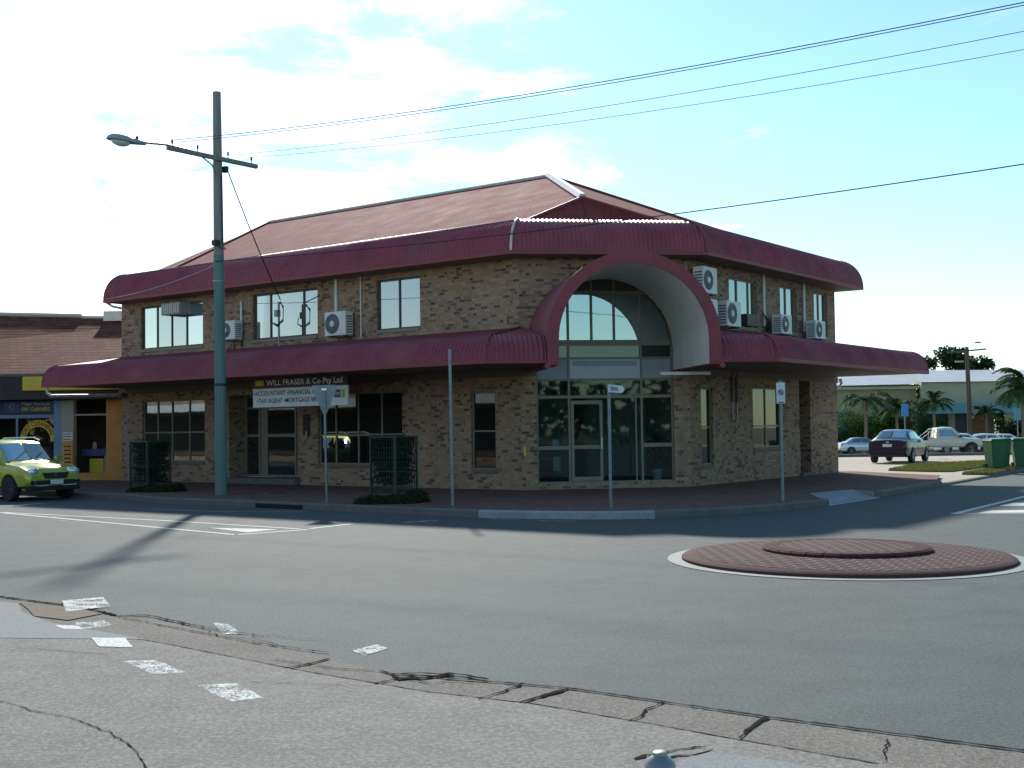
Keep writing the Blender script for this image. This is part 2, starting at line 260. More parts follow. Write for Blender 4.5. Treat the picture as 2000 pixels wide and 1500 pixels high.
# ------------------------------------------------------------------ builders
WO = {}
far = 1.0   # distance factor for the background blocks below
class MB:
    def __init__(s): s.v = []; s.f = []
    def add(s, vs, fs):
        n = len(s.v); s.v += [Vector(p) for p in vs]; s.f += [tuple(i + n for i in f) for f in fs]; return s
    def hexa(s, p):  # p: 4 bottom, 4 top
        return s.add(p, [(0, 3, 2, 1), (4, 5, 6, 7), (0, 1, 5, 4), (1, 2, 6, 5), (2, 3, 7, 6), (3, 0, 4, 7)])
    def box(s, x0, x1, y0, y1, z0, z1):
        return s.hexa([(x0, y0, z0), (x1, y0, z0), (x1, y1, z0), (x0, y1, z0), (x0, y0, z1), (x1, y0, z1), (x1, y1, z1), (x0, y1, z1)])
    def fbox(s, fr, s0, s1, o0, o1, z0, z1):
        P = fr.P; return s.hexa([P(s0, o0, z0), P(s1, o0, z0), P(s1, o1, z0), P(s0, o1, z0), P(s0, o0, z1), P(s1, o0, z1), P(s1, o1, z1), P(s0, o1, z1)])
    def prism(s, poly, z0, z1):
        n = len(poly); vs = [(*p[:2], z0) for p in poly] + [(*p[:2], z1) for p in poly]
        return s.add(vs, [tuple(range(n))[::-1], tuple(range(n, 2 * n))] + [(i, (i + 1) % n, n + (i + 1) % n, n + i) for i in range(n)])
    def tube(s, pts, rad, n=8, cap=True):
        pts = [Vector(p) for p in pts]; base = len(s.v); m = len(pts)
        if not isinstance(rad, (list, tuple)): rad = [rad] * m
        for i, p in enumerate(pts):
            d = (pts[min(i + 1, m - 1)] - pts[max(i - 1, 0)]).normalized()
            a = d.cross(Vector((0, 0, 1)) if abs(d.z) < .9 else Vector((1, 0, 0))).normalized(); b = d.cross(a)
            for k in range(n):
                t = 2 * math.pi * k / n; s.v.append(p + (a * math.cos(t) + b * math.sin(t)) * rad[i])
        for i in range(m - 1):
            for k in range(n):
                s.f.append((base + i * n + k, base + i * n + (k + 1) % n, base + (i + 1) * n + (k + 1) % n, base + (i + 1) * n + k))
        if cap: s.f.append(tuple(base + k for k in range(n))[::-1]); s.f.append(tuple(base + (m - 1) * n + k for k in range(n)))
        return s
    def lathe(s, c, prof, n=32, axis=None):
        # prof [(r, h)], axis: Vector
        c = Vector(c); ax = Vector(axis or (0, 0, 1)).normalized(); a = ax.cross(Vector((0, 0, 1)) if abs(ax.z) < .9 else Vector((1, 0, 0))).normalized(); b = ax.cross(a); base = len(s.v)
        for r, h in prof:
            for k in range(n):
                t = 2 * math.pi * k / n; s.v.append(c + ax * h + (a * math.cos(t) + b * math.sin(t)) * r)
        m = len(prof)
        for i in range(m - 1):
            for k in range(n): s.f.append((base + i * n + k, base + i * n + (k + 1) % n, base + (i + 1) * n + (k + 1) % n, base + (i + 1) * n + k))
        s.f.append(tuple(base + k for k in range(n))[::-1]); s.f.append(tuple(base + (m - 1) * n + k for k in range(n))); return s
    def quad(s, *p): return s.add(p, [tuple(range(len(p)))])
    def build(s, name, m, parent=None, smooth=False, clips=(), bevel=0, fixn=True):
        if far != 1.0: s.v = [Vector((p.x * far, p.y * far, 1.8 + (p.z - 1.8) * far)) for p in s.v]
        bm = bmesh.new(); vv = [bm.verts.new(p) for p in s.v]
        for f in s.f:
            try: bm.faces.new([vv[i] for i in f])
            except ValueError: pass
        for co, no in clips: bmesh.ops.bisect_plane(bm, geom=bm.verts[:] + bm.edges[:] + bm.faces[:], plane_co=co, plane_no=no, clear_outer=True, dist=1e-5)
        if fixn: bmesh.ops.recalc_face_normals(bm, faces=bm.faces[:])
        if bevel: bmesh.ops.bevel(bm, geom=[e for e in bm.edges if len(e.link_faces) == 2 and e.calc_face_angle(0) > .5], offset=bevel, segments=2, affect='EDGES', clamp_overlap=True)
        xs = [v.co for v in bm.verts] or [Vector((0, 0, 0))]
        org = Vector(((min(p.x for p in xs) + max(p.x for p in xs)) / 2, (min(p.y for p in xs) + max(p.y for p in xs)) / 2, min(p.z for p in xs)))
        for v in bm.verts: v.co -= org
        me = bpy.data.meshes.new(name); bm.to_mesh(me); bm.free()
        if smooth:
            for p in me.polygons: p.use_smooth = True
            try: me.set_sharp_from_angle(angle=R(38))
            except Exception: pass
        me.materials.append(M[m]); o = bpy.data.objects.new(name, me); col.objects.link(o)
        WO[o.name] = org; o.location = org - (WO[parent.name] if parent else Vector((0, 0, 0)))
        if parent: o.parent = parent
        return o
def tag(o, label=None, cat=None, group=None, kind=None):
    if label: o['label'] = label
    if cat: o['category'] = cat
    if group: o['group'] = group
    if kind: o['kind'] = kind
    return o
def empty(name, loc, label, cat, group=None, rz=0, local=False):
    o = bpy.data.objects.new(name, None); col.objects.link(o); o.location = loc; o.rotation_euler = (0, 0, rz); o.empty_display_size = .3
    WO[o.name] = Vector((0, 0, 0)) if local else Vector(loc); return tag(o, label, cat, group)
def dup(o, loc=None, rz=None, label=None, parent=None):
    c = o.copy(); col.objects.link(c)
    if parent: c.parent = parent
    if loc is not None: c.location = loc
    if rz is not None: c.rotation_euler = (0, 0, rz)
    if label: c['label'] = label
    for ch in [x for x in bpy.data.objects if x.parent == o]: dup(ch, parent=c)
    return c
class Fr:
    def __init__(s, o, d, n): s.o = Vector((*o, 0)); s.d = Vector((*d, 0)); s.n = Vector((*n, 0))
    def P(s, a, off, z): return s.o + s.d * a + s.n * off + Vector((0, 0, z))
def text(mb, txt, fr_P, h, width=None, bold=0., depth=0.):
    """fr_P(u,v)->world; u right, v up; text height h; squeezed to width"""
    cu = bpy.data.curves.new('t', 'FONT'); cu.body = txt; cu.size = 1; cu.offset = bold; cu.resolution_u = 3
    ob = bpy.data.objects.new('t', cu); col.objects.link(ob); bpy.context.view_layer.update()
    me = bpy.data.meshes.new_from_object(ob.evaluated_get(bpy.context.evaluated_depsgraph_get()))
    vs = [v.co.copy() for v in me.vertices]; fs = [tuple(p.vertices) for p in me.polygons]
    bpy.data.objects.remove(ob); bpy.data.meshes.remove(me); bpy.data.curves.remove(cu)
    x0 = min(v.x for v in vs); x1 = max(v.x for v in vs); k = h / .72; kx = (width / (x1 - x0)) if width else k
    mb.add([fr_P((v.x - x0) * kx, v.y * k) for v in vs], fs); return (x1 - x0) * kx

dl = (-.80115, .59847); dr = (.59847, .80115); dc = (.98968, .14332); nl = (-.59847, -.80115); nc = (.14332, -.98968); nr = (.80115, -.59847)
C1 = (.2221, 32.0931); C2 = (4.7934, 32.7550); W = 4.6189; LL = 17.32; LR = 10.317
FL = Fr(C1, dl, nl); FC = Fr(C1, dc, nc); FR = Fr(C2, dr, nr)
V = lambda x, y, z=0: Vector((x, y, z))

# ------------------------------------------------------------------ ground
def sheet(name, poly, z, m, label=None, kind='structure', cat=None):
    b = MB(); b.add([(p[0], p[1], z) for p in poly], [tuple(range(len(poly)))]); o = b.build(name, m, fixn=False); tag(o, label, cat, kind=kind); return o
sheet('ground', [(-900, -600), (900, -600), (900, 1500), (-900, 1500)], -1.35, 'ground_far')
sheet('road', [(-140, -60), (140, -60), (140, 62), (-140, 62)], 0, 'road_asphalt')
def catmull(pts, n=6):
    r = []
    for i in range(len(pts) - 1):
        p0 = Vector(pts[max(i - 1, 0)]); p1 = Vector(pts[i]); p2 = Vector(pts[i + 1]); p3 = Vector(pts[min(i + 2, len(pts) - 1)])
        for k in range(n):
            t = k / n; r.append(.5 * ((2 * p1) + (p2 - p0) * t + (2 * p0 - 5 * p1 + 4 * p2 - p3) * t * t + (3 * p1 - p0 - 3 * p2 + p3) * t ** 3))
    r.append(Vector(pts[-1])); return [(p.x, p.y) for p in r]
kerb = catmull([(-52.5, 64.3), (-32.5, 49.4), (-12.5, 34.5), (-9.1, 31.0), (-6.15, 28.85), (-3.41, 26.6), (-1.78, 25.3), (-.71, 24.5), (.6, 23.9), (2.41, 23.55), (4.4, 24.35), (6.2, 25.8), (7.5, 27.4), (8.81, 29.25), (11.95, 33.94), (15.4, 39.07), (18.25, 43.4), (26, 55), (50, 91)])
def offset(path, d):
    r = []
    for i, p in enumerate(path):
        a = Vector(path[max(i - 1, 0)]); b = Vector(path[min(i + 1, len(path) - 1)]); t = (b - a).normalized(); r.append((p[0] - t.y * d, p[1] + t.x * d))
    return r
kin = offset(kerb, .16)
def strip(a, b, z, mb, za=None):
    n = len(mb.v); mb.v += [Vector((*p, z if za is None else za)) for p in a] + [Vector((*p, z)) for p in b]; m = len(a)
    mb.f += [(n + i, n + i + 1, n + m + i + 1, n + m + i) for i in range(m - 1)]
def near(p): return min(range(len(kerb)), key=lambda i: (kerb[i][0] - p[0]) ** 2 + (kerb[i][1] - p[1]) ** 2)
iA = near((-.71, 24.5)); iB = near((2.6, 23.6)); iC = near((6.9, 26.6)); iD = near((8.81, 29.25)); iE = near((11.95, 33.94)); iF = near((15.6, 39.3))
def kerb_piece(i0, i1, h0, h1, m):
    b = MB(); front = kerb[i0:i1 + 1]; top = offset(kerb, .03)[i0:i1 + 1]; back = kin[i0:i1 + 1]
    n = len(front); hs = [h0 + (h1 - h0) * k / max(1, n - 1) for k in range(n)]
    rows = [[(*p, -.02) for p in front], [(*p, h - .03) for p, h in zip(front, hs)], [(*p, h) for p, h in zip(top, hs)], [(*p, h) for p, h in zip(back, hs)], [(*p, -.02) for p in back]]
    for r_ in rows: b.v += [Vector(p) for p in r_]
    for j in range(4):
        for i in range(n - 1): b.f.append((j * n + i, j * n + i + 1, (j + 1) * n + i + 1, (j + 1) * n + i))
    b.f.append(tuple(j * n for j in range(5))); b.f.append(tuple(j * n + n - 1 for j in range(5)))
    tag(b.build('kerb', m), kind='structure')
kerb_piece(0, iA, .156, .156, 'kerb_grey'); kerb_piece(iA, iB, .156, .156, 'kerb_pale'); kerb_piece(iB, iC, .156, .156, 'kerb_grey')
kerb_piece(iC, iD, .02, .02, 'kerb_pale'); kerb_piece(iD, iE, .156, .156, 'kerb_grey'); kerb_piece(iE, iF, .06, .06, 'kerb_grey'); kerb_piece(iF, len(kerb) - 1, .156, .156, 'kerb_grey')
# corner footpath (pavers), pram ramp cut into it
kc = kin[:iC + 1]; kd = kin[iD:iE + 1]
rampin = [(7.0, 28.9), (8.45, 30.35)]
path = kc + rampin + kd + [(13.2, 37.6), (11.6, 41.9), (-13, 41.9), (-13.7, 42.45), (-14.2, 43.4), (-60, 77.5)]
sheet('footpath', path, .15, 'paver_path')
b = MB(); b.quad(V(*kin[iC], .02), V(*kin[iD], .02), V(8.45, 30.35, .148), V(7.0, 28.9, .148)); b.quad(V(*kin[iC], .02), V(7.0, 28.9, .148), V(*kin[iC], .15)); b.quad(V(*kin[iD], .02), V(8.45, 30.35, .148), V(*kin[iD], .15))
tag(b.build('pram_ramp', 'kerb_pale', fixn=False), kind='structure')
# car park beyond, right
sheet('car_park', [kin[iE], *[q for q in kin[iE + 1:] if q[1] < 62], (44, 62), (-10, 62), (11.6, 41.95), (13.2, 37.65)], .06, 'carpark')
b = MB(); b.quad(V(-60, 62, .06), V(90, 62, .06), V(90, 112, -1.05), V(-60, 112, -1.05)); b.quad(V(-60, 112, -1.05), V(90, 112, -1.05), V(90, 135, -1.05), V(-60, 135, -1.05)); tag(b.build('car_park', 'carpark', fixn=False), kind='structure')
sheet('side_path', [kin[iE], *kin[iE + 1:iF + 1], (15.0, 41.0), (12.2, 40.6), (13.2, 37.65)], .066, 'carpark')
def blades(name, poly, z, n, label, h=.06, m='grass_blades', soil='grass_soil'):
    s = MB(); s.prism(poly, z - .06, z + .02); s.f = s.f
    xs = [p[0] for p in poly]; ys = [p[1] for p in poly]
    def inside(x, y):
        c = False
        for i in range(len(poly)):
            a, b_ = poly[i], poly[i - 1]
            if (a[1] > y) != (b_[1] > y) and x < (b_[0] - a[0]) * (y - a[1]) / (b_[1] - a[1]) + a[0]: c = not c
        return c
    bl = MB(); k = 0
    while k < n:
        x = random.uniform(min(xs), max(xs)); y = random.uniform(min(ys), max(ys))
        if not inside(x, y): continue
        k += 1; a = random.uniform(0, 6.28); r_ = random.uniform(.01, .03); hh = h * random.uniform(.5, 1.4); q = V(math.cos(a), math.sin(a)) * r_; l = V(random.uniform(-.03, .03), random.uniform(-.03, .03), hh)
        p = V(x, y, z + .018); bl.quad(p - q, p + q, p + l)
    o = s.build('lawn_soil', soil); g = bl.build(name, m, fixn=False); tag(o, kind='structure'); tag(g, label, kind='stuff'); return g
blades('grass', [(13.5, 43.8), (14.3, 42.3), (15.1, 41.9), (19.2, 47.8), (20.2, 52.0), (16.4, 49.2)], .09, 14000, 'dry mown grass strip beside the dark parked sedan')
blades('grass', [(14.6, 39.6), (15.3, 38.95), (20.5, 46.8), (22.0, 50.0), (19.4, 47.0), (16.6, 42.6)], .10, 12000, 'dry grass verge under the green wheelie bins')

# near side of the road: patched asphalt, concrete strip and cracks
near_line = [(-30, 32.6), (-12, 18.4), (-5.74, 13.55), (-4.47, 12.6), (-2.82, 11.1), (-1.46, 9.6), (-.84, 8.95), (.36, 8.4), (1.53, 7.5), (2.75, 6.66), (9, 1.9), (14, -3)]
inner = [(-30, 31.0), (-12, 16.6), (-6.2, 12.6), (-4.2, 11.35), (-3.05, 10.45), (-1.55, 9.1), (-.6, 8.35), (.11, 7.95), (.89, 7.3), (1.35, 6.9), (1.9, 6.45), (9, .6), (13, -3)]
sheet('old_pavement', near_line + [(14, -14), (-60, -14), (-60, 32.6)], .004, 'kerb_concrete')
sheet('pavement', inner + [(13, -14), (-60, -14), (-60, 31)], .008, 'old_asphalt')
sheet('concrete_patch', [(-9, 15.2), (-5.6, 13.15), (-5.3, 13.0), (-4.95, 12.3), (-4.4, 11.6), (-3.22, 10.62), (-4.3, 10.75), (-5.2, 10.9), (-9, 11.6)], .011, 'smooth_concrete')
sheet('concrete_patch', [(.92, 6.62), (1.05, 6.75), (1.4, 6.52), (2.2, 5.9), (3.2, 5.0), (2.4, 4.4), (1.2, 5.5), (.7, 6.3)], .011, 'smooth_concrete')
sheet('dirt_patch', [(-5.3, 13.05), (-5.0, 12.9), (-4.55, 12.6), (-4.1, 12.15), (-4.3, 11.75), (-4.75, 12.05), (-4.95, 12.45)], .013, 'dirt')
def crack_or_shade(pts, w0, w1=None, z=.0135, jit=.02, name='crack_or_shade'):
    w1 = w0 if w1 is None else w1; b = MB(); P = []
    for i in range(len(pts) - 1):
        a = Vector(pts[i]); c = Vector(pts[i + 1]); n = max(2, int((c - a).length / .05))
        for k in range(n): P.append(a.lerp(c, k / n) + Vector((random.gauss(0, jit), random.gauss(0, jit))) * .45)
    P.append(Vector(pts[-1])); m = len(P); Lf = []; Rt = []
    for i, p in enumerate(P):
        t = (P[min(i + 1, m - 1)] - P[max(i - 1, 0)]).normalized(); wd = (w0 + (w1 - w0) * i / m) * random.uniform(.4, 1.6) / 2
        Lf.append((p.x - t.y * wd, p.y + t.x * wd)); Rt.append((p.x + t.y * wd, p.y - t.x * wd))
    strip(Lf, Rt, z, b); tag(b.build(name, 'crack_dark', fixn=False), kind='structure')
crack_or_shade([(-9, 16.05), (-5.74, 13.55), (-4.47, 12.6), (-3.9, 12.0)], .035, .05, jit=.01)  # dark ribbon paints the shadowed gap along the road edge
crack_or_shade([(-3.9, 12.0), (-3.6, 12.0), (-3.1, 11.45), (-2.6, 11.0), (-2.2, 10.7)], .035, .012, jit=.02)
crack_or_shade([(-.84, 8.95), (.36, 8.4), (1.53, 7.5), (2.75, 6.66), (6, 4.2)], .03, .022, jit=.006)  # road edge again: shade of the overlay gap drawn as a dark strip
crack_or_shade(inner[3:11], .010, .012, jit=.006, z=.0105)
crack_or_shade([(-1.0, 8.62), (-.86, 8.78), (-.9, 8.95), (-1.02, 9.1)], .03, .02, jit=.015)
crack_or_shade([(-.86, 8.78), (-.62, 8.82), (-.48, 8.95), (-.35, 8.87), (-.2, 8.72)], .06, .025, jit=.02)
crack_or_shade([(-.75, 8.75), (-.6, 8.62), (-.45, 8.7), (-.3, 8.62)], .02, .01, jit=.02)
crack_or_shade([(-2.9, 11.2), (-2.6, 10.75), (-2.2, 10.5), (-1.9, 10.1)], .008, .01, jit=.03)
crack_or_shade([(-2.2, 10.75), (-1.9, 10.55), (-1.6, 10.5)], .008, .006, jit=.02)
crack_or_shade([(-.9, 8.95), (-.7, 8.98), (-.45, 8.9)], .035, .02, jit=.015)
crack_or_shade([(-1.46, 9.6), (-1.62, 9.35), (-1.75, 9.25)], .04, .015, jit=.012); crack_or_shade([(-3.9, 11.95), (-2.9, 11.0), (-2.2, 10.35), (-1.5, 9.85)], .012, .016, jit=.02)
crack_or_shade([(.05, 8.58), (-.1, 8.3), (-.25, 8.1)], .03, .012, jit=.012); crack_or_shade([(.36, 8.38), (.17, 8.15), (.02, 7.98)], .05, .018, jit=.01)
crack_or_shade([(.95, 7.92), (.82, 7.75), (.78, 7.55), (.68, 7.45)], .02, .012, jit=.01); crack_or_shade([(1.53, 7.5), (1.36, 7.2), (1.27, 7.0)], .03, .012, jit=.008)
crack_or_shade([(-1.05, 9.1), (-1.35, 9.2), (-1.9, 9.6)], .012, .01, jit=.012)
crack_or_shade([(-3.6, 8.35), (-3.06, 7.89), (-2.81, 7.73), (-2.43, 7.33), (-2.18, 6.97), (-1.95, 6.5)], .007, .008, jit=.016)
crack_or_shade([(.62, 6.62), (.8, 6.72), (.95, 6.78), (1.05, 6.82)], .03, .012, jit=.04)
crack_or_shade([(.75, 6.6), (.95, 6.66), (1.08, 6.76)], .02, .01, jit=.03); crack_or_shade([(-4.2, 10.3), (-3.3, 9.9)], .006, .006); crack_or_shade([(-1.9, 8.75), (-1.0, 8.55)], .006, .004)
crack_or_shade([(2.1, 6.95), (2.0, 6.7), (1.95, 6.5)], .012, .004)
# painted squares and worn marks
def mark(poly, z=.0125, m='road_paint'):
    b = MB(); P = []
    for i in range(len(poly)):
        a = Vector(poly[i]); c = Vector(poly[(i + 1) % len(poly)]); n = max(1, int((c - a).length / .08)) if (c - a).length < 3 else 1
        for k in range(n): P.append(a.lerp(c, k / n) + Vector((random.gauss(0, .004), random.gauss(0, .004))))
    b.add([(p.x, p.y, z) for p in P], [tuple(range(len(P)))]); tag(b.build('road_marking', m, fixn=False), kind='structure')
mark([(-4.86, 13.10), (-4.50, 13.35), (-4.18, 12.62), (-4.52, 12.3)], .0145, 'worn_paint'); mark([(-4.2, 11.65), (-3.95, 11.75), (-3.78, 11.45), (-4.0, 11.2)], .0055, 'faded_paint')
mark([(-4.32, 11.45), (-4.1, 11.42), (-3.95, 11.2), (-4.15, 11.22)])
mark([(-3.72, 10.72), (-3.42, 10.7), (-3.2, 10.22), (-3.50, 10.27)]); mark([(-3.08, 9.62), (-2.84, 9.64), (-2.46, 9.14), (-2.70, 9.1)], .0095, 'worn_paint'); mark([(-2.27, 8.66), (-1.99, 8.72), (-1.70, 8.24), (-1.90, 8.14)], .0095, 'worn_paint')
mark([(-2.85, 11.5), (-2.7, 11.47), (-2.43, 10.85), (-2.58, 10.84)], .0055, 'faded_paint'); mark([(-1.33, 9.96), (-1.16, 10.25), (-1.05, 10.05), (-1.2, 9.72)], .0055, 'worn_paint')
# lane lines left: splitter chevron
def line(a, b_, wd=.12, z=.004, m='road_paint'):
    a = Vector(a); b_ = Vector(b_); t = (b_ - a).normalized(); n = Vector((-t.y, t.x)) * wd / 2; mark([a + n, b_ + n, b_ - n, a - n], z, m)
line((-40, 52), (-11.85, 28.15)); line((-11.85, 28.15), (-4.85, 21.25)); line((-11.9, 28.3), (-7.2, 24.95)); line((-7.2, 24.95), (-3.9, 22.3)); line((-4.85, 21.25), (-3.75, 22.15), .14)
mark([(-5.75, 22.9), (-4.3, 22.3), (-4.75, 21.7)], .004); line((-3.75, 22.35), (-3.1, 23.35), .14); line((-2.1, 23.5), (-1.5, 23.95), .12, m='worn_paint')
for a_ in ((-10.2, 26.4), (-7.0, 26.1), (-9.5, 25.3)): mark([a_, (a_[0] + .25, a_[1]), (a_[0] + .2, a_[1] + .12)], .004, 'worn_paint')
line((-8.6, 28.8), (-6.6, 27.4), .07, m='worn_paint'); line((-6.6, 27.4), (-4.6, 27.0), .07, m='worn_paint')
# right side chevron (other leg)
line((8.57, 23.74), (12.4, 29.3), .16); line((12.4, 29.3), (20, 41), .16); line((8.57, 23.74), (12.6, 23.2), .07)
mark([(9.05, 23.85), (11.05, 23.75), (11.15, 24.6), (9.6, 24.5)], .004); mark([(10.25, 25.75), (11.7, 25.7), (11.85, 26.6), (10.95, 26.7)], .004); mark([(11.7, 27.6), (13.2, 27.6), (13.4, 28.4), (12.2, 28.3)], .004)
line((-.4, 24.0), (1.2, 23.2), .05, m='worn_paint')
# roundabout
RC = (4.38, 16.2); rb = empty('roundabout', (*RC, 0), 'low brick-paved roundabout island with a pale painted ring on the asphalt', 'roundabout')
MB().lathe((*RC, 0.004), [(2.33, 0), (2.33, .004)], 96).build('painted_ring', 'ring_paint', rb)
MB().lathe((*RC, .006), [(2.14, 0), (2.14, .035), (2.10, .06), (1.95, .068)], 96).build('kerb_ring', 'paver_edge', rb, True)
MB().lathe((*RC, .04), [(1.97, 0), (1.97, .036), (1.0, .075)], 96).build('paving', 'paver_island', rb)
MB().lathe((RC[0] + .05, RC[1] + .08, .08), [(1.05, 0), (1.05, .05), (1.0, .075), (.88, .09), (0.02, .105)], 96).build('centre_paving', 'paver_island', rb)
eb = MB(); cx, cy = RC[0] + .05, RC[1] + .08
for k in range(30):
    a0 = 2 * math.pi * k / 30; a1 = a0 + 2 * math.pi / 30 * .93
    q = []
    for r_, z_ in ((1.10, .09), (1.10, .145), (1.06, .168), (.88, .173), (.88, .10)): q.append((r_, z_))
    n0 = len(eb.v)
    for a in (a0, (a0 + a1) / 2, a1):
        for r_, z_ in q: eb.v.append(V(cx + math.cos(a) * r_, cy + math.sin(a) * r_, z_))
    for j in range(2):
        for i in range(5): eb.f.append((n0 + j * 5 + i, n0 + j * 5 + (i + 1) % 5, n0 + (j + 1) * 5 + (i + 1) % 5, n0 + (j + 1) * 5 + i))
    eb.f.append(tuple(n0 + i for i in range(5))); eb.f.append(tuple(n0 + 10 + i for i in range(5)))
eb.build('edging_bricks', 'brick_dark', rb, bevel=0)
MB().lathe((cx, cy, .09), [(1.075, 0), (1.075, .05), (1.03, .072), (.9, .078)], 64).build('edging_mortar', 'paver_edge', rb)

# ------------------------------------------------------------------ main building
bld = empty('brick_building', (*C1, .15), 'two-storey tan brick corner building with curved maroon metal eaves and an arched entrance', 'building')
def wall(fr, s0, s1, z0, z1, holes, m, depth=.14, name='wall'):
    ss = sorted({s0, s1, *[h[0] for h in holes], *[h[1] for h in holes]}); zs = sorted({z0, z1, *[h[2] for h in holes], *[h[3] for h in holes]})
    b = MB(); P = fr.P
    for i in range(len(ss) - 1):
        for j in range(len(zs) - 1):
            cs = (ss[i] + ss[i + 1]) / 2; cz = (zs[j] + zs[j + 1]) / 2
            if any(h[0] < cs < h[1] and h[2] < cz < h[3] for h in holes): continue
            b.quad(P(ss[i], 0, zs[j]), P(ss[i + 1], 0, zs[j]), P(ss[i + 1], 0, zs[j + 1]), P(ss[i], 0, zs[j + 1]))
    for h in holes:
        d = h[4] if len(h) > 4 else depth; a, c, e, f = h[:4]
        b.quad(P(a, 0, e), P(a, -d, e), P(a, -d, f), P(a, 0, f)); b.quad(P(c, 0, e), P(c, -d, e), P(c, -d, f), P(c, 0, f))
        b.quad(P(a, 0, e), P(c, 0, e), P(c, -d, e), P(a, -d, e)); b.quad(P(a, 0, f), P(c, 0, f), P(c, -d, f), P(a, -d, f))
    return b.build(name, m, bld, fixn=False)
LH = [(.85, 1.69, .68, 2.80), (4.20, 7.6, .78, 2.9), (8.46, 11.66, .22, 2.96, .75), (12.86, 16.17, .82, 2.9)]
UH = [(3.48, 5.15, 4.67, 6.13), (7.58, 10.5, 4.68, 6.13), (12.93, 16.24, 4.66, 6.13)]
wall(FL, 0, LL, .15, 6.36, LH + UH, 'brick')
RH = [(.62, 1.32, .70, 2.83), (3.85, 5.87, 1.1, 2.9), (7.2, 8.05, .25, 3.3, .5)]
RU = [(2.45, 4.26, 4.66, 6.05), (5.92, 7.16, 4.67, 6.1), (8.55, 9.66, 4.68, 6.12)]
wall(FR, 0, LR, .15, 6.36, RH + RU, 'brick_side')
# chamfer wall with arch opening
cb = MB(); P = FC.P; g0, g1, SC, ZC, RI, RO = .43, 4.17, 2.3, 3.88, 1.87, 2.13
for a, c in ((0, g0), (g1, W)): cb.quad(P(a, 0, .15), P(c, 0, .15), P(c, 0, 6.36), P(a, 0, 6.36))
cb.quad(P(g0, 0, .15), P(g1, 0, .15), P(g1, 0, .3), P(g0, 0, .3)); n_ = 28
def arch_z(s): return ZC + math.sqrt(max(0, RI ** 2 - (s - SC) ** 2))
for i in range(n_):
    a = g0 + (g1 - g0) * i / n_; c = g0 + (g1 - g0) * (i + 1) / n_
    cb.quad(P(a, 0, arch_z(a)), P(c, 0, arch_z(c)), P(c, 0, 6.36), P(a, 0, 6.36)); cb.quad(P(a, 0, arch_z(a)), P(c, 0, arch_z(c)), P(c, -.25, arch_z(c)), P(a, -.25, arch_z(a)))
for s in (g0, g1): cb.quad(P(s, 0, .3), P(s, -.25, .3), P(s, -.25, ZC), P(s, 0, ZC))
cb.quad(P(g0, 0, .3), P(g1, 0, .3), P(g1, -.25, .3), P(g0, -.25, .3))
cb.build('wall', 'brick', bld, fixn=False)
# back and side walls (not seen) close the box
bk = MB(); Le = FL.P(LL, 0, 0); Re = FR.P(LR, 0, 0); nbk = FL.P(LL, -13.58, 0)
for a, c in ((Le, nbk), (nbk, Re)): bk.quad(V(a.x, a.y, .15), V(c.x, c.y, .15), V(c.x, c.y, 7.0), V(a.x, a.y, 7.0))
bk.build('wall', 'brick_side', bld, fixn=False)
# windows
def window(fr, s0, s1, z0, z1, mull, trans, glass, frame='frame_bronze', fw=.055, dep=.10, parent=None, name='window', heavy=(), sill=True, panes=None):
    b = MB(); o0, o1 = -dep - .03, -dep + .03
    b.fbox(fr, s0 + .003, s0 + fw, o0, o1, z0 + .003, z1 - .003); b.fbox(fr, s1 - fw, s1 - .003, o0, o1, z0 + .003, z1 - .003)
    b.fbox(fr, s0 + fw, s1 - fw, o0, o1, z1 - fw, z1 - .003); b.fbox(fr, s0 + fw, s1 - fw, o0, o1, z0 + .003, z0 + fw)
    for m_ in mull: b.fbox(fr, m_ - fw / 2, m_ + fw / 2, o0, o1, z0 + fw, z1 - fw)
    for t_ in trans:
        tz, ts0, ts1, th = (t_, s0 + fw, s1 - fw, fw) if isinstance(t_, (int, float)) else t_
        b.fbox(fr, ts0, ts1, o0 + .008, o1 + .004, tz - th / 2, tz + th / 2)
    o = b.build(name, frame, parent or bld, bevel=0)
    cuts = [s0 + fw] + sorted(mull) + [s1 - fw]
    for i in range(len(cuts) - 1):
        gm = glass if isinstance(glass, str) else glass[i]
        if gm is None: continue
        tilt = random.uniform(-.004, .004)
        g = MB(); g.quad(fr.P(cuts[i], -dep + tilt, z0 + fw), fr.P(cuts[i + 1], -dep - tilt, z0 + fw), fr.P(cuts[i + 1], -dep - tilt, z1 - fw), fr.P(cuts[i], -dep + tilt, z1 - fw)); g.build('pane', gm, o, fixn=False)
    if sill: MB().fbox(fr, s0 + .004, s1 - .004, -dep + .035, .035, z0 - .09, z0 + .002).build('sill', 'frame_bronze' if z0 > 4 else 'soffit', o, bevel=.006)
    return o
# dark interior boxes behind ground-floor glass
def room(fr, s0, s1, z0, z1, d0, d1, m, fl):
    b = MB(); P = fr.P; b.quad(P(s0, -d1, z0), P(s1, -d1, z0), P(s1, -d1, z1), P(s0, -d1, z1)); b.quad(P(s0, -d0, z0), P(s0, -d1, z0), P(s0, -d1, z1), P(s0, -d0, z1)); b.quad(P(s1, -d0, z0), P(s1, -d1, z0), P(s1, -d1, z1), P(s1, -d0, z1)); b.quad(P(s0, -d0, z1), P(s1, -d0, z1), P(s1, -d1, z1), P(s0, -d1, z1))
    o = b.build('interior_wall', m, bld, fixn=False); f = MB(); f.quad(P(s0, -d0, z0), P(s1, -d0, z0), P(s1, -d1, z0), P(s0, -d1, z0)); f.build('interior_floor', fl, bld, fixn=False)
window(FL, .85, 1.69, .68, 2.80, [], [1.72], 'glass_dark', fw=.045)
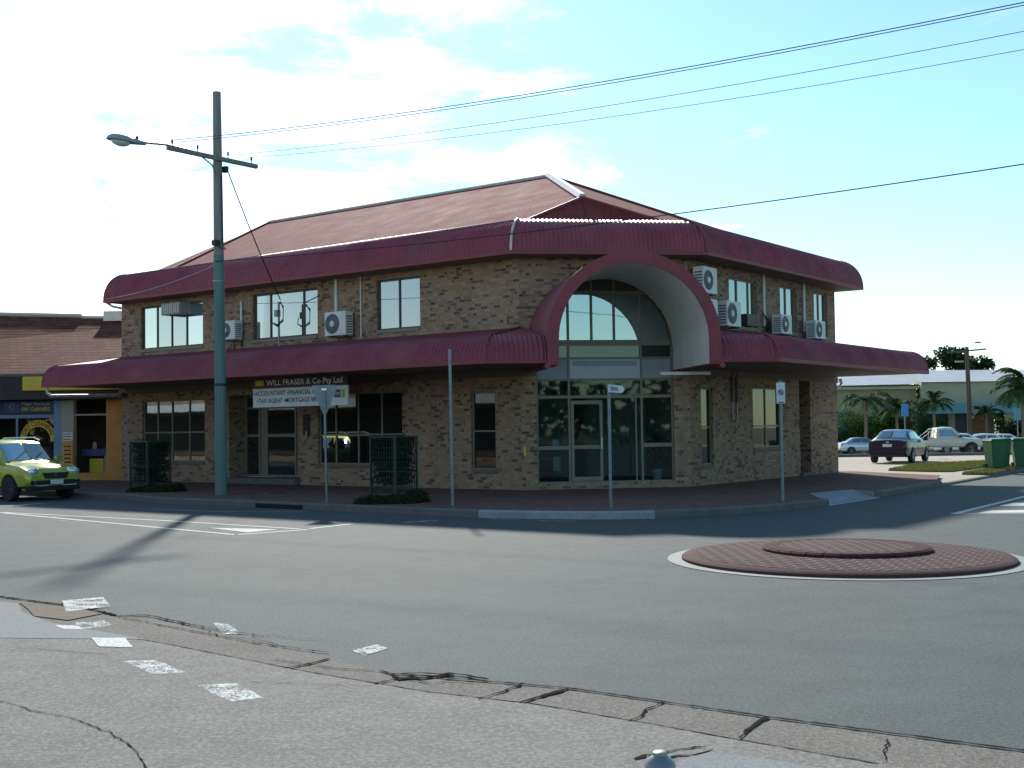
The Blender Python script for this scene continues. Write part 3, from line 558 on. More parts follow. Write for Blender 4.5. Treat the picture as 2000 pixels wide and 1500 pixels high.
window(FL, 4.20, 7.6, .78, 2.9, [5.05, 5.99, 6.91], [1.66], 'glass_dark', fw=.05)
window(FL, 12.86, 16.17, .82, 2.9, [13.72, 14.63, 15.4], [1.80], 'glass_dark', fw=.05)
window(FL, 3.48, 5.15, 4.67, 6.13, [4.32], [], 'glass_film', fw=.05, frame='frame_dark')
window(FL, 7.58, 10.5, 4.68, 6.13, [8.25, 9.74], [], ['glass_film', 'glass_film', 'glass_blind'], fw=.06, frame='frame_dark')
window(FL, 12.93, 16.24, 4.66, 6.13, [13.85, 14.64, 15.42], [], ['glass_film', 'glass_blind', 'glass_blind', 'glass_film'], fw=.055, frame='frame_dark')
window(FR, .62, 1.32, .70, 2.83, [], [1.75], 'glass_dark', fw=.045)
window(FR, 3.85, 5.87, 1.1, 2.9, [4.86], [1.75], 'glass_dark', fw=.05)
window(FR, 2.45, 4.26, 4.66, 6.05, [3.1, 3.85], [], 'glass_film', fw=.05)
window(FR, 5.92, 7.16, 4.67, 6.1, [6.5], [], 'glass_film', fw=.05)
window(FR, 8.55, 9.66, 4.68, 6.12, [9.1], [], 'glass_film', fw=.05)
# blinds part in shop windows: arched interior shapes left out; side door
dd = MB(); dd.fbox(FR, 7.24, 8.01, -.46, -.41, .26, 3.28); dd.build('door', 'brown_door', bld, bevel=.004)
MB().fbox(FR, 7.15, 8.1, -.02, .12, .15, .25).build('step', 'kerb_grey', bld)
# recessed entry on the left street
en = window(FL, 8.46, 11.66, .34, 2.96, [9.09, 9.3, 10.62, 10.98], [(1.66, 8.5, 9.09, .08), (1.66, 9.3, 10.6, .10), (1.66, 10.98, 11.6, .08), (2.55, 8.5, 11.6, .07)], ['glass_dark', 'frame_bronze', 'glass_dark', 'frame_bronze', 'glass_dark'], fw=.07, dep=.70, name='door', sill=False)
MB().fbox(FL, 8.40, 11.7, -.70, .25, .152, .34).build('step', 'kerb_grey', bld, bevel=.01)
# glazed corner entrance
gb = MB(); f_ = lambda a, c, e, h, o0=-.16, o1=-.08: gb.fbox(FC, a, c, o0, o1, e, h)
for s, z1_ in ((g0, ZC + .1), (g1 - .05, ZC + .1)): f_(s, s + .05, .30, z1_)
for s, z0_, z1_ in ((1.29, .3, arch_z(1.29)), (3.27, .3, arch_z(3.27)), (1.93, 4.12, arch_z(1.93)), (2.55, 4.12, arch_z(2.55))): f_(s, s + .06, z0_, z1_ - .01)
for z0_, z1_ in ((2.56, 2.64), (3.03, 3.09), (3.60, 3.66), (3.97, 4.12)): f_(g0 + .05, g1 - .05, z0_, z1_, -.165, -.074)
f_(.75, 3.95, 5.34, 5.44, -.165, -.074); f_(g0 + .05, g1 - .05, .302, .35, -.165, -.074)
f_(g0 + .05, 1.29, 1.20, 1.30, -.165, -.074); f_(3.33, g1 - .05, 1.24, 1.34, -.165, -.074); f_(3.12, 3.16, .35, 2.56)
ga = MB(); n2 = 40
gent = gb.build('entrance_frame', 'frame_bronze', bld)
for a, c, e, h, m_ in ((.48, 1.29, .35, 1.2, 'glass_shop'), (.48, 1.29, 1.3, 2.56, 'glass_shop'), (.48, 1.29, 2.64, 3.03, 'glass_shop'), (1.35, 3.27, 2.64, 3.03, 'glass_shop'), (3.33, 4.12, 2.64, 3.03, 'glass_shop'),
                       (3.33, 4.12, .35, 1.24, 'glass_shop'), (3.33, 4.12, 1.34, 2.56, 'glass_shop'), (3.16, 3.27, .35, 2.56, 'glass_shop'), (2.22, 3.12, .35, 2.56, 'glass_shop'),
                       (.48, 1.29, 3.66, 3.97, 'glass_dark'), (1.35, 3.27, 3.66, 3.97, 'glass_dark'), (3.33, 4.12, 3.66, 3.97, 'glass_dark')):
    g = MB(); g.quad(P(a, -.12, e), P(c, -.12, e), P(c, -.12, h), P(a, -.12, h)); g.build('pane', m_, gent, fixn=False)
for a, c, m_ in ((.48, 1.29, 'panel_grey'), (3.33, 4.12, 'panel_grey')): MB().fbox(FC, a, c, -.13, -.11, 3.09, 3.60).build('sign_panel', m_, gent)
sp = MB().fbox(FC, 1.35, 3.27, -.13, -.085, 3.09, 3.60).build('sign_panel', 'panel_white', gent); MB().fbox(FC, 1.43, 3.19, -.084, -.08, 3.42, 3.56).build('erased_strip', 'panel_grey', sp)
for a, c in ((.45, 1.29), (1.35, 1.93), (1.99, 2.55), (2.61, 3.27), (3.33, 4.14)):
    g = MB(); k = 8
    for i in range(k):
        x0 = a + (c - a) * i / k; x1 = a + (c - a) * (i + 1) / k; t0 = min(5.34, arch_z(x0)); t1 = min(5.34, arch_z(x1)); g.quad(P(x0, -.12, 4.12), P(x1, -.12, 4.12), P(x1, -.12, t1), P(x0, -.12, t0))
    g.build('pane', 'glass_arch', gent, fixn=False)
g = MB(); k = 24
for i in range(k):
    x0 = .95 + 2.7 * i / k; x1 = .95 + 2.7 * (i + 1) / k; g.quad(P(x0, -.12, 5.44), P(x1, -.12, 5.44), P(x1, -.12, max(5.44, arch_z(x1))), P(x0, -.12, max(5.44, arch_z(x0))))
g.build('arch_head_panel', 'frame_dark', gent, fixn=False)
dm = MB()
for q in ((1.36, 1.44, .36, 2.50), (2.14, 2.22, .36, 2.50), (1.44, 2.14, 2.40, 2.50), (1.44, 2.14, .36, .47), (1.44, 2.14, 1.21, 1.31)): dm.fbox(FC, q[0], q[1], -.15, -.06, q[2], q[3])
dr_ = dm.build('door', 'frame_bronze', bld)
for e, h in ((.47, 1.21), (1.31, 2.40)):
    g = MB(); g.quad(P(1.44, -.11, e), P(2.14, -.11, e), P(2.14, -.11, h), P(1.44, -.11, h)); g.build('pane', 'glass_shop', dr_, fixn=False)
MB().fbox(FC, 2.16, 2.19, -.06, .0, 1.2, 1.5).build('handle', 'chrome', dr_)
room(FC, .3, 4.3, .31, 3.05, .13, 3.6, 'inner_wall', 'inner_floor'); room(FC, .45, 4.15, 3.66, 5.6, .4, 3.0, 'shop_inside', 'shop_inside')
MB().fbox(FC, .95, 1.15, -.6, -.58, .62, 1.0).build('notice', 'panel_white', bld); MB().fbox(FC, .86, 1.05, -.155, -.125, 1.31, 1.47).build('notice', 'panel_white', bld)
MB().fbox(FC, 1.9, 2.0, -2.6, -.9, .32, 2.9).build('interior_wall', 'inner_floor', bld)
b = MB(); b.lathe(P(3.85, -.6, .32), [(.12, 0), (.17, .3)], 14); pot = tag(b.build('potted_plant', 'panel_white'), 'leafy indoor plant in a pale pot behind the right pane of the glazed entrance', 'plant')
b = MB()
for i in range(260):
    a = random.uniform(0, 6.28); r_ = random.uniform(0, .38); c = P(3.85, -.6, .7 + random.uniform(0, .8)) + V(math.cos(a) * r_, math.sin(a) * r_ * .6, 0); d = V(random.gauss(0, 1), random.gauss(0, 1), random.gauss(0, .6)).normalized() * .12; e = d.cross(V(0, 0, 1)).normalized() * .035; b.quad(c - d, c + e, c + d, c - e)
b.build('leaves', 'leaf_cover', pot, fixn=False)
# yellow hydrant mark and small things on the wall
MB().fbox(FC, .06, .13, .002, .012, 1.05, 1.3).build('hydrant_marker', 'yellow_sign', bld)
# curved metal eaves, real corrugations
def corrug(fr, s0, s1, prof, clips, m, name, parent, pitch=.12, amp=.016, seg=6):
    b = MB(); n = int((s1 - s0) / (pitch / seg)); k = len(prof); nor = []
    for i in range(k):
        a = prof[max(i - 1, 0)]; c = prof[min(i + 1, k - 1)]; d = Vector((c[0] - a[0], c[1] - a[1])).normalized(); nor.append((-d.y, d.x))
    for i in range(n + 1):
        s = s0 + (s1 - s0) * i / n; h = amp * math.cos(2 * math.pi * s / pitch)
        for (o_, z_), nn in zip(prof, nor): b.v.append(fr.P(s, o_ + nn[0] * h, z_ + nn[1] * h))
    for i in range(n):
        for j in range(k - 1): b.f.append((i * k + j, i * k + j + 1, (i + 1) * k + j + 1, (i + 1) * k + j))
    return b.build(name, m, parent, True, clips=clips, fixn=False)
def arcprof(o0, z0, r, n=12):  # quarter round from (o0,z0) up and in
    return [(o0 - r + r * math.cos(t), z0 + r * math.sin(t)) for t in [math.pi / 2 * i / n for i in range(n + 1)]]
vC = lambda a: Vector((*a, 0))
mC1 = (vC(dc) - vC(dl)).normalized(); mC2 = (vC(dc) * -1 - vC(dr)).normalized()   # pointing from L into C, and from R into C
oC1 = V(*C1); oC2 = V(*C2)
up = arcprof(.77, 6.38, .98) + [(-.8, 7.42)]
eave = []
corrug(FL, -1.2, 17.24, up, [(oC1, mC1)], 'red_metal', 'curved_eave', bld)
corrug(FC, -1.2, W + 1.2, up, [(oC1, -mC1), (oC2, -mC2)], 'red_metal', 'curved_eave', bld)
corrug(FR, -1.2, 10.89, up, [(oC2, mC2)], 'red_metal', 'curved_eave', bld)
lo_r = .68; PL = 3.2
lo = arcprof(PL, 3.42, .64) + [(0, 4.44)]
aw = []
corrug(FL, -2.4, 17.1, lo, [(oC1, mC1)], 'red_metal', 'awning', bld)
corrug(FC, -2.4, SC - RO - .02, lo, [(oC1, -mC1)], 'red_metal', 'awning', bld)
corrug(FC, SC + RO + .02, W + 2.4, lo, [(oC2, -mC2)], 'red_metal', 'awning', bld)
corrug(FR, -2.4, 9.95, lo, [(oC2, mC2)], 'red_metal', 'awning', bld)
# mitre caps, end caps, gutters, soffits
def endcap(fr, s, prof, m, zb, oin):
    b = MB(); pts = [fr.P(s, o_, z_) for o_, z_ in prof] + [fr.P(s, oin, prof[-1][1]), fr.P(s, oin, zb), fr.P(s, prof[0][0], zb)]; b.add(pts, [tuple(range(len(pts)))]); q = [fr.P(s, o_ + .01, z_ + .012) for o_, z_ in prof]; b.tube(q, .022, 5); b.build('end_cap', m, bld, fixn=False)
endcap(FL, 17.245, up, 'red_trim', 6.3, -.8); endcap(FR, 10.895, up, 'red_trim', 6.3, -.8); endcap(FL, 17.105, lo, 'red_trim', 3.35, 0); endcap(FR, 9.955, lo, 'red_trim', 3.35, 0)
k2 = math.tan(R(22.5))
def mitre(prof, fr, sgn, s0, m, r_=.03):
    b = MB(); b.tube([fr.P(s0 + sgn * o_ * k2, o_ + .012, z_ + .014) for o_, z_ in prof], r_, 6); b.build('ridge_cap', m, bld, True)
mitre(up, FC, -1, 0, 'capping', .035); mitre(up, FC, 1, W, 'red_light', .035); mitre(lo, FC, -1, 0, 'red_light', .03); mitre(lo, FC, 1, W, 'red_light', .03)
def run(o_, z0, z1, o1, m, name, s_l, s_r, gap=None):
    """moulding along the eave, mitred"""
    for fr, a, c, cl_ in ((FL, -o_ * k2 * 2 - .5, s_l, [(oC1, mC1)]), (FC, -2.5, W + 2.5, [(oC1, -mC1), (oC2, -mC2)]), (FR, -2.5, s_r, [(oC2, mC2)])):
        segs = [(a, c)]
        if gap and fr is FC: segs = [(a, gap[0]), (gap[1], c)]
        for x, y in segs: MB().fbox(fr, x, y, o1, o_, z0, z1).build(name, m, bld, clips=cl_)
run(.80, 6.30, 6.385, .66, 'red_trim', 'gutter', 17.26, 10.9); run(PL + .03, 3.33, 3.425, PL - .12, 'red_trim', 'gutter', 17.12, 9.97, (SC - RO - .01, SC + RO + .01))
run(.655, 6.30, 6.33, -.05, 'soffit', 'soffit', 17.24, 10.88); run(PL - .125, 3.36, 3.39, .002, 'soffit', 'soffit', 17.1, 9.95, (SC - RO - .0, SC + RO + .0))
run(.06, 3.16, 3.355, .003, 'soffit', 'beam', 17.3, 10.3, (.3, 4.3))
# roof
Q = V(2.0618, 33.9806, 8.2178); A = V(1.3114, 39.7672, 10.06); zE = 7.40; off = -.82
c1 = V(*C1, zE) + (vC(nl) + vC(nc)) / (1 + vC(nl).dot(vC(nc))) * off; c2 = V(*C2, zE) + (vC(nr) + vC(nc)) / (1 + vC(nr).dot(vC(nc))) * off
eL = FL.P(15.8, off, zE); rL = FL.P(17.25, -6.8, 10.05); bL = FL.P(17.25, -12.78, zE); bR = FR.P(LR - .3, -.82, zE); bRL = FR.P(LR - .3, -.82, zE)
rf = MB(); rf.quad(c1, eL, rL, A, Q); rf.build('roof', 'red_roof', bld, fixn=False)
MB().quad(c1, Q, c2).build('roof', 'red_roof', bld, fixn=False); b = MB(); b.quad(c2, Q, bR); b.quad(Q, A, bR); b.build('roof', 'red_roof', bld, fixn=False)
b = MB(); b.quad(A, rL, bL, bR); b.quad(rL, eL, FL.P(17.2, off, 7.38), bL); b.build('roof', 'red_roof', bld, fixn=False)
lift = V(0, 0, .03)
for a, c, r_, m_ in ((A, rL, .06, 'capping'), (Q, A, .13, 'capping'), (c1, Q, .06, 'red_light'), (Q, c2, .05, 'red_light'), (A, bR, .05, 'red_light'), (rL, eL, .04, 'red_light')):
    MB().tube([a + lift, c + lift], r_, 6).build('ridge_cap', m_, bld, True)
# vault canopy
def vault(r, zb, n=36): return [(SC - r, zb)] + [(SC - r * math.cos(math.pi * i / n), ZC + r * math.sin(math.pi * i / n)) for i in range(n + 1)] + [(SC + r, zb)]
vo = vault(RO, 3.30); vi = vault(RI, 3.30); PV = 3.28
b = MB()
for i in range(len(vo) - 1): b.quad(P(vo[i][0], 0, vo[i][1]), P(vo[i + 1][0], 0, vo[i + 1][1]), P(vo[i + 1][0], PV, vo[i + 1][1]), P(vo[i][0], PV, vo[i][1]))
cano = b.build('arch_canopy', 'red_light', bld, True, fixn=False)
b = MB()
for i in range(len(vi) - 1): b.quad(P(vi[i][0], -.02, vi[i][1]), P(vi[i + 1][0], -.02, vi[i + 1][1]), P(vi[i + 1][0], PV - .01, vi[i + 1][1]), P(vi[i][0], PV - .01, vi[i][1]))
b.build('lining', 'lining', cano, True, fixn=False)
b = MB(); R2 = vault(RO + .015, 3.28); R1 = vault(RI - .012, 3.28); n = len(R2)
for o_ in (PV - .02, PV + .03): b.v += [P(s, o_, z) for s, z in R2] + [P(s, o_, z) for s, z in R1]
for i in range(n - 1):
    b.f.append((i, i + 1, n + i + 1, n + i)); b.f.append((2 * n + i, 2 * n + i + 1, 3 * n + i + 1, 3 * n + i)); b.f.append((i, i + 1, 2 * n + i + 1, 2 * n + i)); b.f.append((n + i, n + i + 1, 3 * n + i + 1, 3 * n + i))
for i in (0, n - 1): b.f.append((i, n + i, 3 * n + i, 2 * n + i))
b.build('front_ring', 'red_trim', cano, True)
for s0_, s1_ in ((SC - RO, SC - RI), (SC + RI, SC + RO)): MB().fbox(FC, s0_, s1_, .0, PV - .02, 3.27, 3.30).build('base_trim', 'red_trim', cano)
for s_ in (SC - RO - .02, SC + RO + .02): MB().tube([P(s_, PV - .2, 3.25), P(s_, PV + .1, 3.25)], .07, 12).build('gutter_end', 'red_light', cano, True)
MB().fbox(FC, 3.55, 4.9, .9, 1.0, 3.12, 3.2).build('light_batten', 'white_paint', bld)
# downpipes and conduits on the wall
def pipe(pts, r_, m, name='downpipe'): return MB().tube(pts, r_, 8).build(name, m, bld, True)
pipe([FL.P(17.2, .7, 6.32), FL.P(17.05, .55, 6.18), FL.P(16.9, .25, 6.12), FL.P(16.85, .06, 6.05)], .045, 'ac_white')
for s_ in (-.0, .28): pipe([FR.P(2.45 + s_, .06, 3.35), FR.P(2.45 + s_, .06, 2.45)], .05, 'soffit', 'conduit'); pipe([FR.P(2.45 + s_, .04, 2.45), FR.P(2.45 + s_, .04, 1.9)], .02, 'steel', 'conduit')
pipe([FL.P(6.75, .04, 6.3), FL.P(6.75, .04, 5.3)], .05, 'ac_white', 'conduit'); pipe([FL.P(5.75, .03, 6.3), FL.P(5.75, .03, 4.5)], .022, 'ac_white', 'conduit'); pipe([FL.P(10.98, .05, 5.95), FL.P(10.98, .05, 4.95)], .04, 'ac_white', 'conduit'); pipe([FL.P(10.98, .05, 4.95), FL.P(10.98, .05, 4.5)], .018, 'black', 'conduit')
for s_ in (4.58, 7.55): pipe([FR.P(s_ + .1, .04, 6.3), FR.P(s_ + .1, .04, 4.75)], .045, 'ac_white', 'conduit')
for k in range(5): pipe([FR.P(4.5 + .07 * k, .05, 5.2 - .05 * k), FR.P(4.55 + .06 * k, .18, 4.9), FR.P(4.6 + .07 * k, .1, 4.6)], .015, 'black', 'conduit')
MB().fbox(FL, 7.95, 8.2, .004, .05, 1.65, 2.3).build('notice_board', 'fascia_dark', bld)
MB().fbox(FL, 7.98, 8.06, .052, .09, 1.55, 1.78).build('meter', 'steel', bld)
for x in (17.12,): MB().fbox(FL, 17.0, 17.3, -.1, .25, 3.05, 3.2).build('bracket', 'soffit', bld)
pipe([FR.P(LR + .06, .1, 3.32), FR.P(LR + .1, .12, 3.15), FR.P(LR + .03, .08, 3.02)], .06, 'ac_white')

# ------------------------------------------------------------------ air conditioners
def ac(fr, s0, s1, o0, z0, z1, label, dep=.32, flip=False):
    r_ = empty('air_conditioner', fr.P((s0 + s1) / 2, o0, z0), label, 'air conditioner', 'outdoor air-conditioning units on the upper walls')
    MB().fbox(fr, s0, s1, o0, o0 + dep, z0, z1).build('casing', 'ac_white', r_, bevel=.015)
    h = z1 - z0; cs = s0 + (s1 - s0) * (.36 if flip else .62); cz = z0 + h * .5; rr = min(h * .42, (s1 - s0) * .34)
    MB().lathe(fr.P(cs, o0 + dep, cz), [(rr, -.002), (rr, .004), (rr * .93, .012)], 28, fr.n).build('fan_grille', 'ac_grille', r_, True)
    MB().lathe(fr.P(cs, o0 + dep + .012, cz), [(rr * .3, 0), (rr * .3, .01)], 18, fr.n).build('fan_hub', 'ac_white', r_, True)
    rg = MB()
    for q in (.5, .68, .86):
        pts = [fr.P(cs + rr * q * math.cos(t), o0 + dep + .016, cz + rr * q * math.sin(t)) for t in [2 * math.pi * i / 28 for i in range(29)]]; rg.tube(pts, .004, 4, False)
    rg.build('guard_rings', 'steel', r_)
    side = s0 if fr is not FL else s0
    sg = MB()
    for k in range(7): sg.fbox(fr, s0 - .004, s0 + .002, o0 + .04, o0 + dep - .04, z0 + h * (.1 + .11 * k), z0 + h * (.155 + .11 * k))
    sg.build('side_louvres', 'ac_grille', r_)
    br = MB()
    for s_ in (s0 + .1, s1 - .13): br.fbox(fr, s_, s_ + .03, .0, o0 + dep + .03, z0 - .035, z0 - .003); br.fbox(fr, s_, s_ + .03, .0, .03, z0 - .3, z0 - .035)
    br.build('bracket', 'steel', r_); return r_
ac(FL, 5.98, 6.85, .12, 4.58, 5.28, 'white air conditioner under a white pipe, between two upper windows of the left wall')
ac(FL, 10.85, 11.55, .12, 4.72, 5.32, 'white air conditioner half hidden behind the green utility pole')
ac(FR, .02, .82, .15, 5.36, 6.08, 'topmost white air conditioner, just right of the arch top under the eave', flip=True)
ac(FR, .02, .82, .15, 4.52, 5.22, 'white air conditioner mostly hidden behind the right edge of the arch', flip=True)
ac(FR, 1.38, 2.24, .15, 4.55, 5.26, 'large white air conditioner before the first upper window on the right wall', flip=True)
ac(FR, 4.85, 5.6, .2, 4.52, 5.1, 'white air conditioner below the second upper window on the right wall', flip=True)
ac(FR, 7.4, 8.2, .2, 4.50, 5.08, 'white air conditioner nearest the far right end of the upper wall', flip=True)
wa = empty('window_air_conditioner', FL.P(14.1, -.1, 5.7), 'boxy air conditioner mounted in the top of the leftmost upper window', 'air conditioner')
MB().fbox(FL, 13.62, 14.62, -.1, .38, 5.72, 6.12).build('casing', 'panel_grey', wa, bevel=.01)
g = MB(); g.fbox(FL, 13.66, 14.58, .38, .39, 5.75, 6.09); g.build('front_grille', 'ac_grille', wa)
g = MB()
for k in range(9): g.fbox(FL, 13.68 + k * .105, 13.73 + k * .105, .39, .40, 5.76, 6.08)
g.fbox(FL, 14.0, 14.04, .39, .41, 5.74, 6.1); g.build('slats', 'ac_white', wa)
MB().fbox(FR, 3.2, 3.9, -.05, .2, 4.68, 5.02).build('window_box', 'dark_metal', bld)

# ------------------------------------------------------------------ hanging sign
so = 2.0; sg = empty('shop_sign', FL.P(6.8, so, 2.5), 'long accountant sign, maroon strip over white board, hanging below the awning', 'sign')
s0, s1 = 4.33, 8.16
top_ = MB().fbox(FL, s0, s1, so, so + .05, 3.03, 3.34).build('header_board', 'sign_maroon', sg); bot = MB().fbox(FL, s0, s1, so - .001, so + .052, 2.49, 3.026).build('board', 'sign_white', sg)
def tl(u0, v0, fr=FL, o_=so + .056): return lambda u, v: fr.P(u0 - u, o_, v0 + v)
t = MB(); text(t, 'WILL FRASER & Co Pty Ltd', tl(7.58, 3.11), .16, 3.05, .004); t.build('lettering', 'letter_white', top_, fixn=False)
MB().fbox(FL, 7.7, 8.05, so + .051, so + .056, 3.11, 3.26).build('logo', 'yellow_sign', top_); t = MB(); text(t, 'MYOB', tl(8.0, 3.15, o_=so + .058), .07, .25, .01); t.build('logo_text', 'logo_green', top_, fixn=False)
t = MB(); text(t, '\u2022ACCOUNTANT \u2022FINANCIAL PLANNER', tl(8.12, 2.83), .13, 3.22, .012); t.build('lettering', 'letter_black', bot, fixn=False); t = MB(); text(t, '\u2022TAX AGENT \u2022MORTGAGE BROKER', tl(7.98, 2.61), .13, 2.92, .012); t.build('lettering', 'letter_black', bot, fixn=False)
MB().fbox(FL, 4.6, 4.84, so + .053, so + .058, 2.70, 2.92).build('logo', 'logo_blue', bot); MB().fbox(FL, 4.43, 4.565, so + .053, so + .058, 2.69, 2.92).build('logo', 'logo_green', bot)
t = MB(); text(t, 'CPA', tl(4.81, 2.77, o_=so + .06), .08, .18, .01); t.build('logo_text', 'sign_white', bot, fixn=False)
hg = MB()
for s_ in (4.8, 7.7): hg.tube([FL.P(s_, so + .025, 3.33), FL.P(s_, so + .025, 3.365)], .012, 6)
hg.build('hanger', 'steel', sg)

# ------------------------------------------------------------------ utility pole
PX, PY = -7.66, 31.9
up_ = empty('utility_pole', (PX, PY, .15), 'tall timber utility pole painted green below with a crossarm, in front of the brick building', 'utility pole')
MB().tube([(PX, PY, .14), (PX - .01, PY, 3.5), (PX - .03, PY, 6.45)], [.155, .145, .135], 20).build('pole', 'pole_green', up_, True)
MB().tube([(PX - .03, PY, 6.45), (PX - .04, PY, 8), (PX - .06, PY, 10.8)], [.134, .125, .105], 20).build('pole_top', 'pole_grey', up_, True)
MB().lathe((PX - .012, PY, 3.0), [(.152, 0), (.152, .07)], 20).build('band', 'black', up_, True)
MB().lathe((PX - .03, PY, 5.75), [(.142, 0), (.142, .04)], 20).build('band', 'steel', up_, True)
FP = Fr((PX - .04, PY), nl, (.80115, -.59847))  # s along crossarm toward camera
MB().fbox(FP, -1.2, 1.75, .12, .22, 8.93, 9.04).build('crossarm', 'pole_grey', up_, bevel=.008)
for s_ in (1.6, .8, -.2, -1.0):
    ins = MB(); ins.tube([FP.P(s_, .17, 9.04), FP.P(s_, .17, 9.14)], .012, 6); ins.lathe(FP.P(s_, .17, 9.12), [(.022, 0), (.032, .02), (.022, .05), (.03, .07), (.015, .10)], 12); ins.build('insulator', 'fascia_dark', up_, True)
MB().tube([FP.P(.65, .17, 8.93), FP.P(.3, .14, 8.78), FP.P(.12, .12, 8.45)], .02, 8).build('brace', 'pole_grey', up_, True)
MB().tube([FP.P(.0, .13, 8.6), FP.P(.0, .15, 7.6), FP.P(.0, .15, 6.75), FP.P(-.1, .18, 6.6), FP.P(.12, .19, 6.65), FP.P(.16, .15, 6.8)], .012, 6).build('conduit', 'black', up_, True)
MB().fbox(FP, .1, .28, .05, .22, 6.68, 6.82).build('junction_box', 'black', up_, bevel=.01); MB().fbox(FP, -.2, -.08, .05, .2, 8.66, 8.82).build('cable_clamp', 'black', up_, bevel=.01)
la = MB(); la.tube([FP.P(1.0, .1, 9.06), FP.P(1.75, .1, 9.07), FP.P(2.45, .1, 9.0)], .028, 8); la.build('lamp_arm', 'steel', up_, True)
lum = MB(); ax = FP.d
def ell(mb, c, ax, a_, b_, h, n=16, rings=(1, .93, .7, .35), zs=(0, .4, .75, .97)):
    c = Vector(c); px = Vector(ax).normalized(); py = px.cross(V(0, 0, 1)); base = len(mb.v)
    for r_, z_ in zip(rings, zs):
        for k in range(n): t = 2 * math.pi * k / n; mb.v.append(c + px * math.cos(t) * a_ * r_ + py * math.sin(t) * b_ * r_ + V(0, 0, z_ * h))
    for i in range(len(rings) - 1):
        for k in range(n): mb.f.append((base + i * n + k, base + i * n + (k + 1) % n, base + (i + 1) * n + (k + 1) % n, base + (i + 1) * n + k))
    mb.f.append(tuple(base + k for k in range(n))[::-1]); mb.f.append(tuple(base + (len(rings) - 1) * n + k for k in range(n)))
ell(lum, FP.P(3.05, .1, 8.92), ax, .42, .19, .17); lum.tube([FP.P(2.36, .1, 8.99), FP.P(2.78, .1, 8.98)], [.05, .09], 10); lm = lum.build('luminaire', 'panel_grey', up_, True)
ll = MB(); ell(ll, FP.P(3.07, .1, 8.915), ax, .27, .13, -.12); ll.build('lamp_bowl', 'lamp_glass', lm, True)
MB().tube([FP.P(2.6, .1, 9.04), FP.P(2.6, .1, 9.12)], .035, 8).build('photo_cell', 'black', lm, True)
# wires
def wire(a, b_, sag, r_, m, label, n=28, name='overhead_wire', group='overhead power lines'):
    a = Vector(a); b_ = Vector(b_); pts = [a.lerp(b_, i / n) - V(0, 0, sag * 4 * (i / n) * (1 - i / n)) for i in range(n + 1)]
    return tag(MB().tube(pts, r_, 5).build(name, m, None, True), label, 'power line', group)
for s_, z1_, nm, r_ in ((1.6, 8.2, 'topmost of the overhead wires crossing the sky at upper right', .009), (1.35, 8.27, 'wire running just under the topmost overhead wire at upper right', .008), (-.55, 8.45, 'second lowest of the thin wires crossing the upper right sky', .0065), (-1.0, 8.22, 'lowest of the thin wires crossing the upper right sky', .006)):
    a = FP.P(s_, .17, 9.2); d3 = Vector((*dl, 0)); e = a - d3 * 38; e.z = z1_ + .55
    wire(a, e, {1.6: .8, 1.35: .8, -.55: .72, -1.0: .78}[s_], r_, 'wire_black', nm)
    e2 = a + d3 * 40; e2.z = 9.0; wire(a, e2, 1.0, .004, 'wire_pale', {1.6: 'faint outermost wire leaving the crossarm towards the left edge', 1.35: 'faint inner wire leaving the crossarm towards the left edge', -.55: 'faint third wire leaving the crossarm towards the left edge', -1.0: 'faint rear wire leaving the crossarm towards the left edge'}[s_])
a = V(PX, PY, 6.28) - Vector((*nl, 0)) * -.15; e = a - Vector((*dl, 0)) * 34; e.z = 6.6
wire(a, e, .5, .011, 'wire_black', 'low communications cable crossing in front of the maroon roof', group='cables fixed to the green pole')
wire(V(PX - .12, PY, 6.2), FL.P(17.0, .82, 6.42), .12, .012, 'wire_pale', 'pale cable from the green pole to the left end of the curved eave', group='cables fixed to the green pole')
md = empty('service_mast', FL.P(8.9, .4, 4.3), 'grey service mast with looped black cables standing on the awning, before a window', 'mast')
MB().tube([FL.P(8.85, .4, 4.36), FL.P(8.85, .4, 5.75)], .035, 10).build('mast', 'steel', md, True)
MB().fbox(FL, 8.82, 8.95, .36, .5, 5.3, 5.5).build('bracket', 'steel', md)
lp = MB()
for k in range(3): lp.tube([FL.P(8.72 + .02 * k, .44, 5.75 - .02 * k), FL.P(8.58, .46, 5.5 + .05 * k), FL.P(8.6, .46, 5.2 - .04 * k), FL.P(8.85, .46, 5.05 - .03 * k), FL.P(9.15, .46, 5.15), FL.P(9.1, .46, 5.35)], .014, 6)
lp.build('cable_loop', 'black', md, True)
wire(FP.P(-.15, .2, 8.72), FL.P(8.75, .42, 5.8), .1, .017, 'wire_black', 'black service cable dropping from the crossarm to the mast on the awning', group='cables fixed to the green pole')

# ------------------------------------------------------------------ street poles
def post(x, y, h, r_, name, label, cat, lean=0):
    e_ = empty(name, (x, y, .15), label, cat); MB().tube([(x, y, .14), (x + lean, y, .15 + h)], r_, 12).build('post', 'steel', e_, True); return e_
a = post(-4.27, 27.85, 2.62, .03, 'traffic_sign', 'triangular road sign seen from its bare grey back, before the accountant sign', 'road sign', -.04)
q = MB(); cx, cy, zt = -4.31, 27.86, 2.84
tri = [(-.27, 0), (.27, 0), (.29, -.04), (.04, -.66), (-.04, -.66), (-.29, -.04)]
q.hexa  # plate
vs = [V(cx + u, cy - .045 + u * .12, zt + v) for u, v in tri] + [V(cx + u, cy - .035 + u * .12, zt + v) for u, v in tri]; q.add(vs, [tuple(range(6)), tuple(range(6, 12))[::-1]] + [(i, (i + 1) % 6, 6 + (i + 1) % 6, 6 + i) for i in range(6)])
q.v = [v + V(0, .085, 0) for v in q.v]; q.build('plate', 'steel', a)
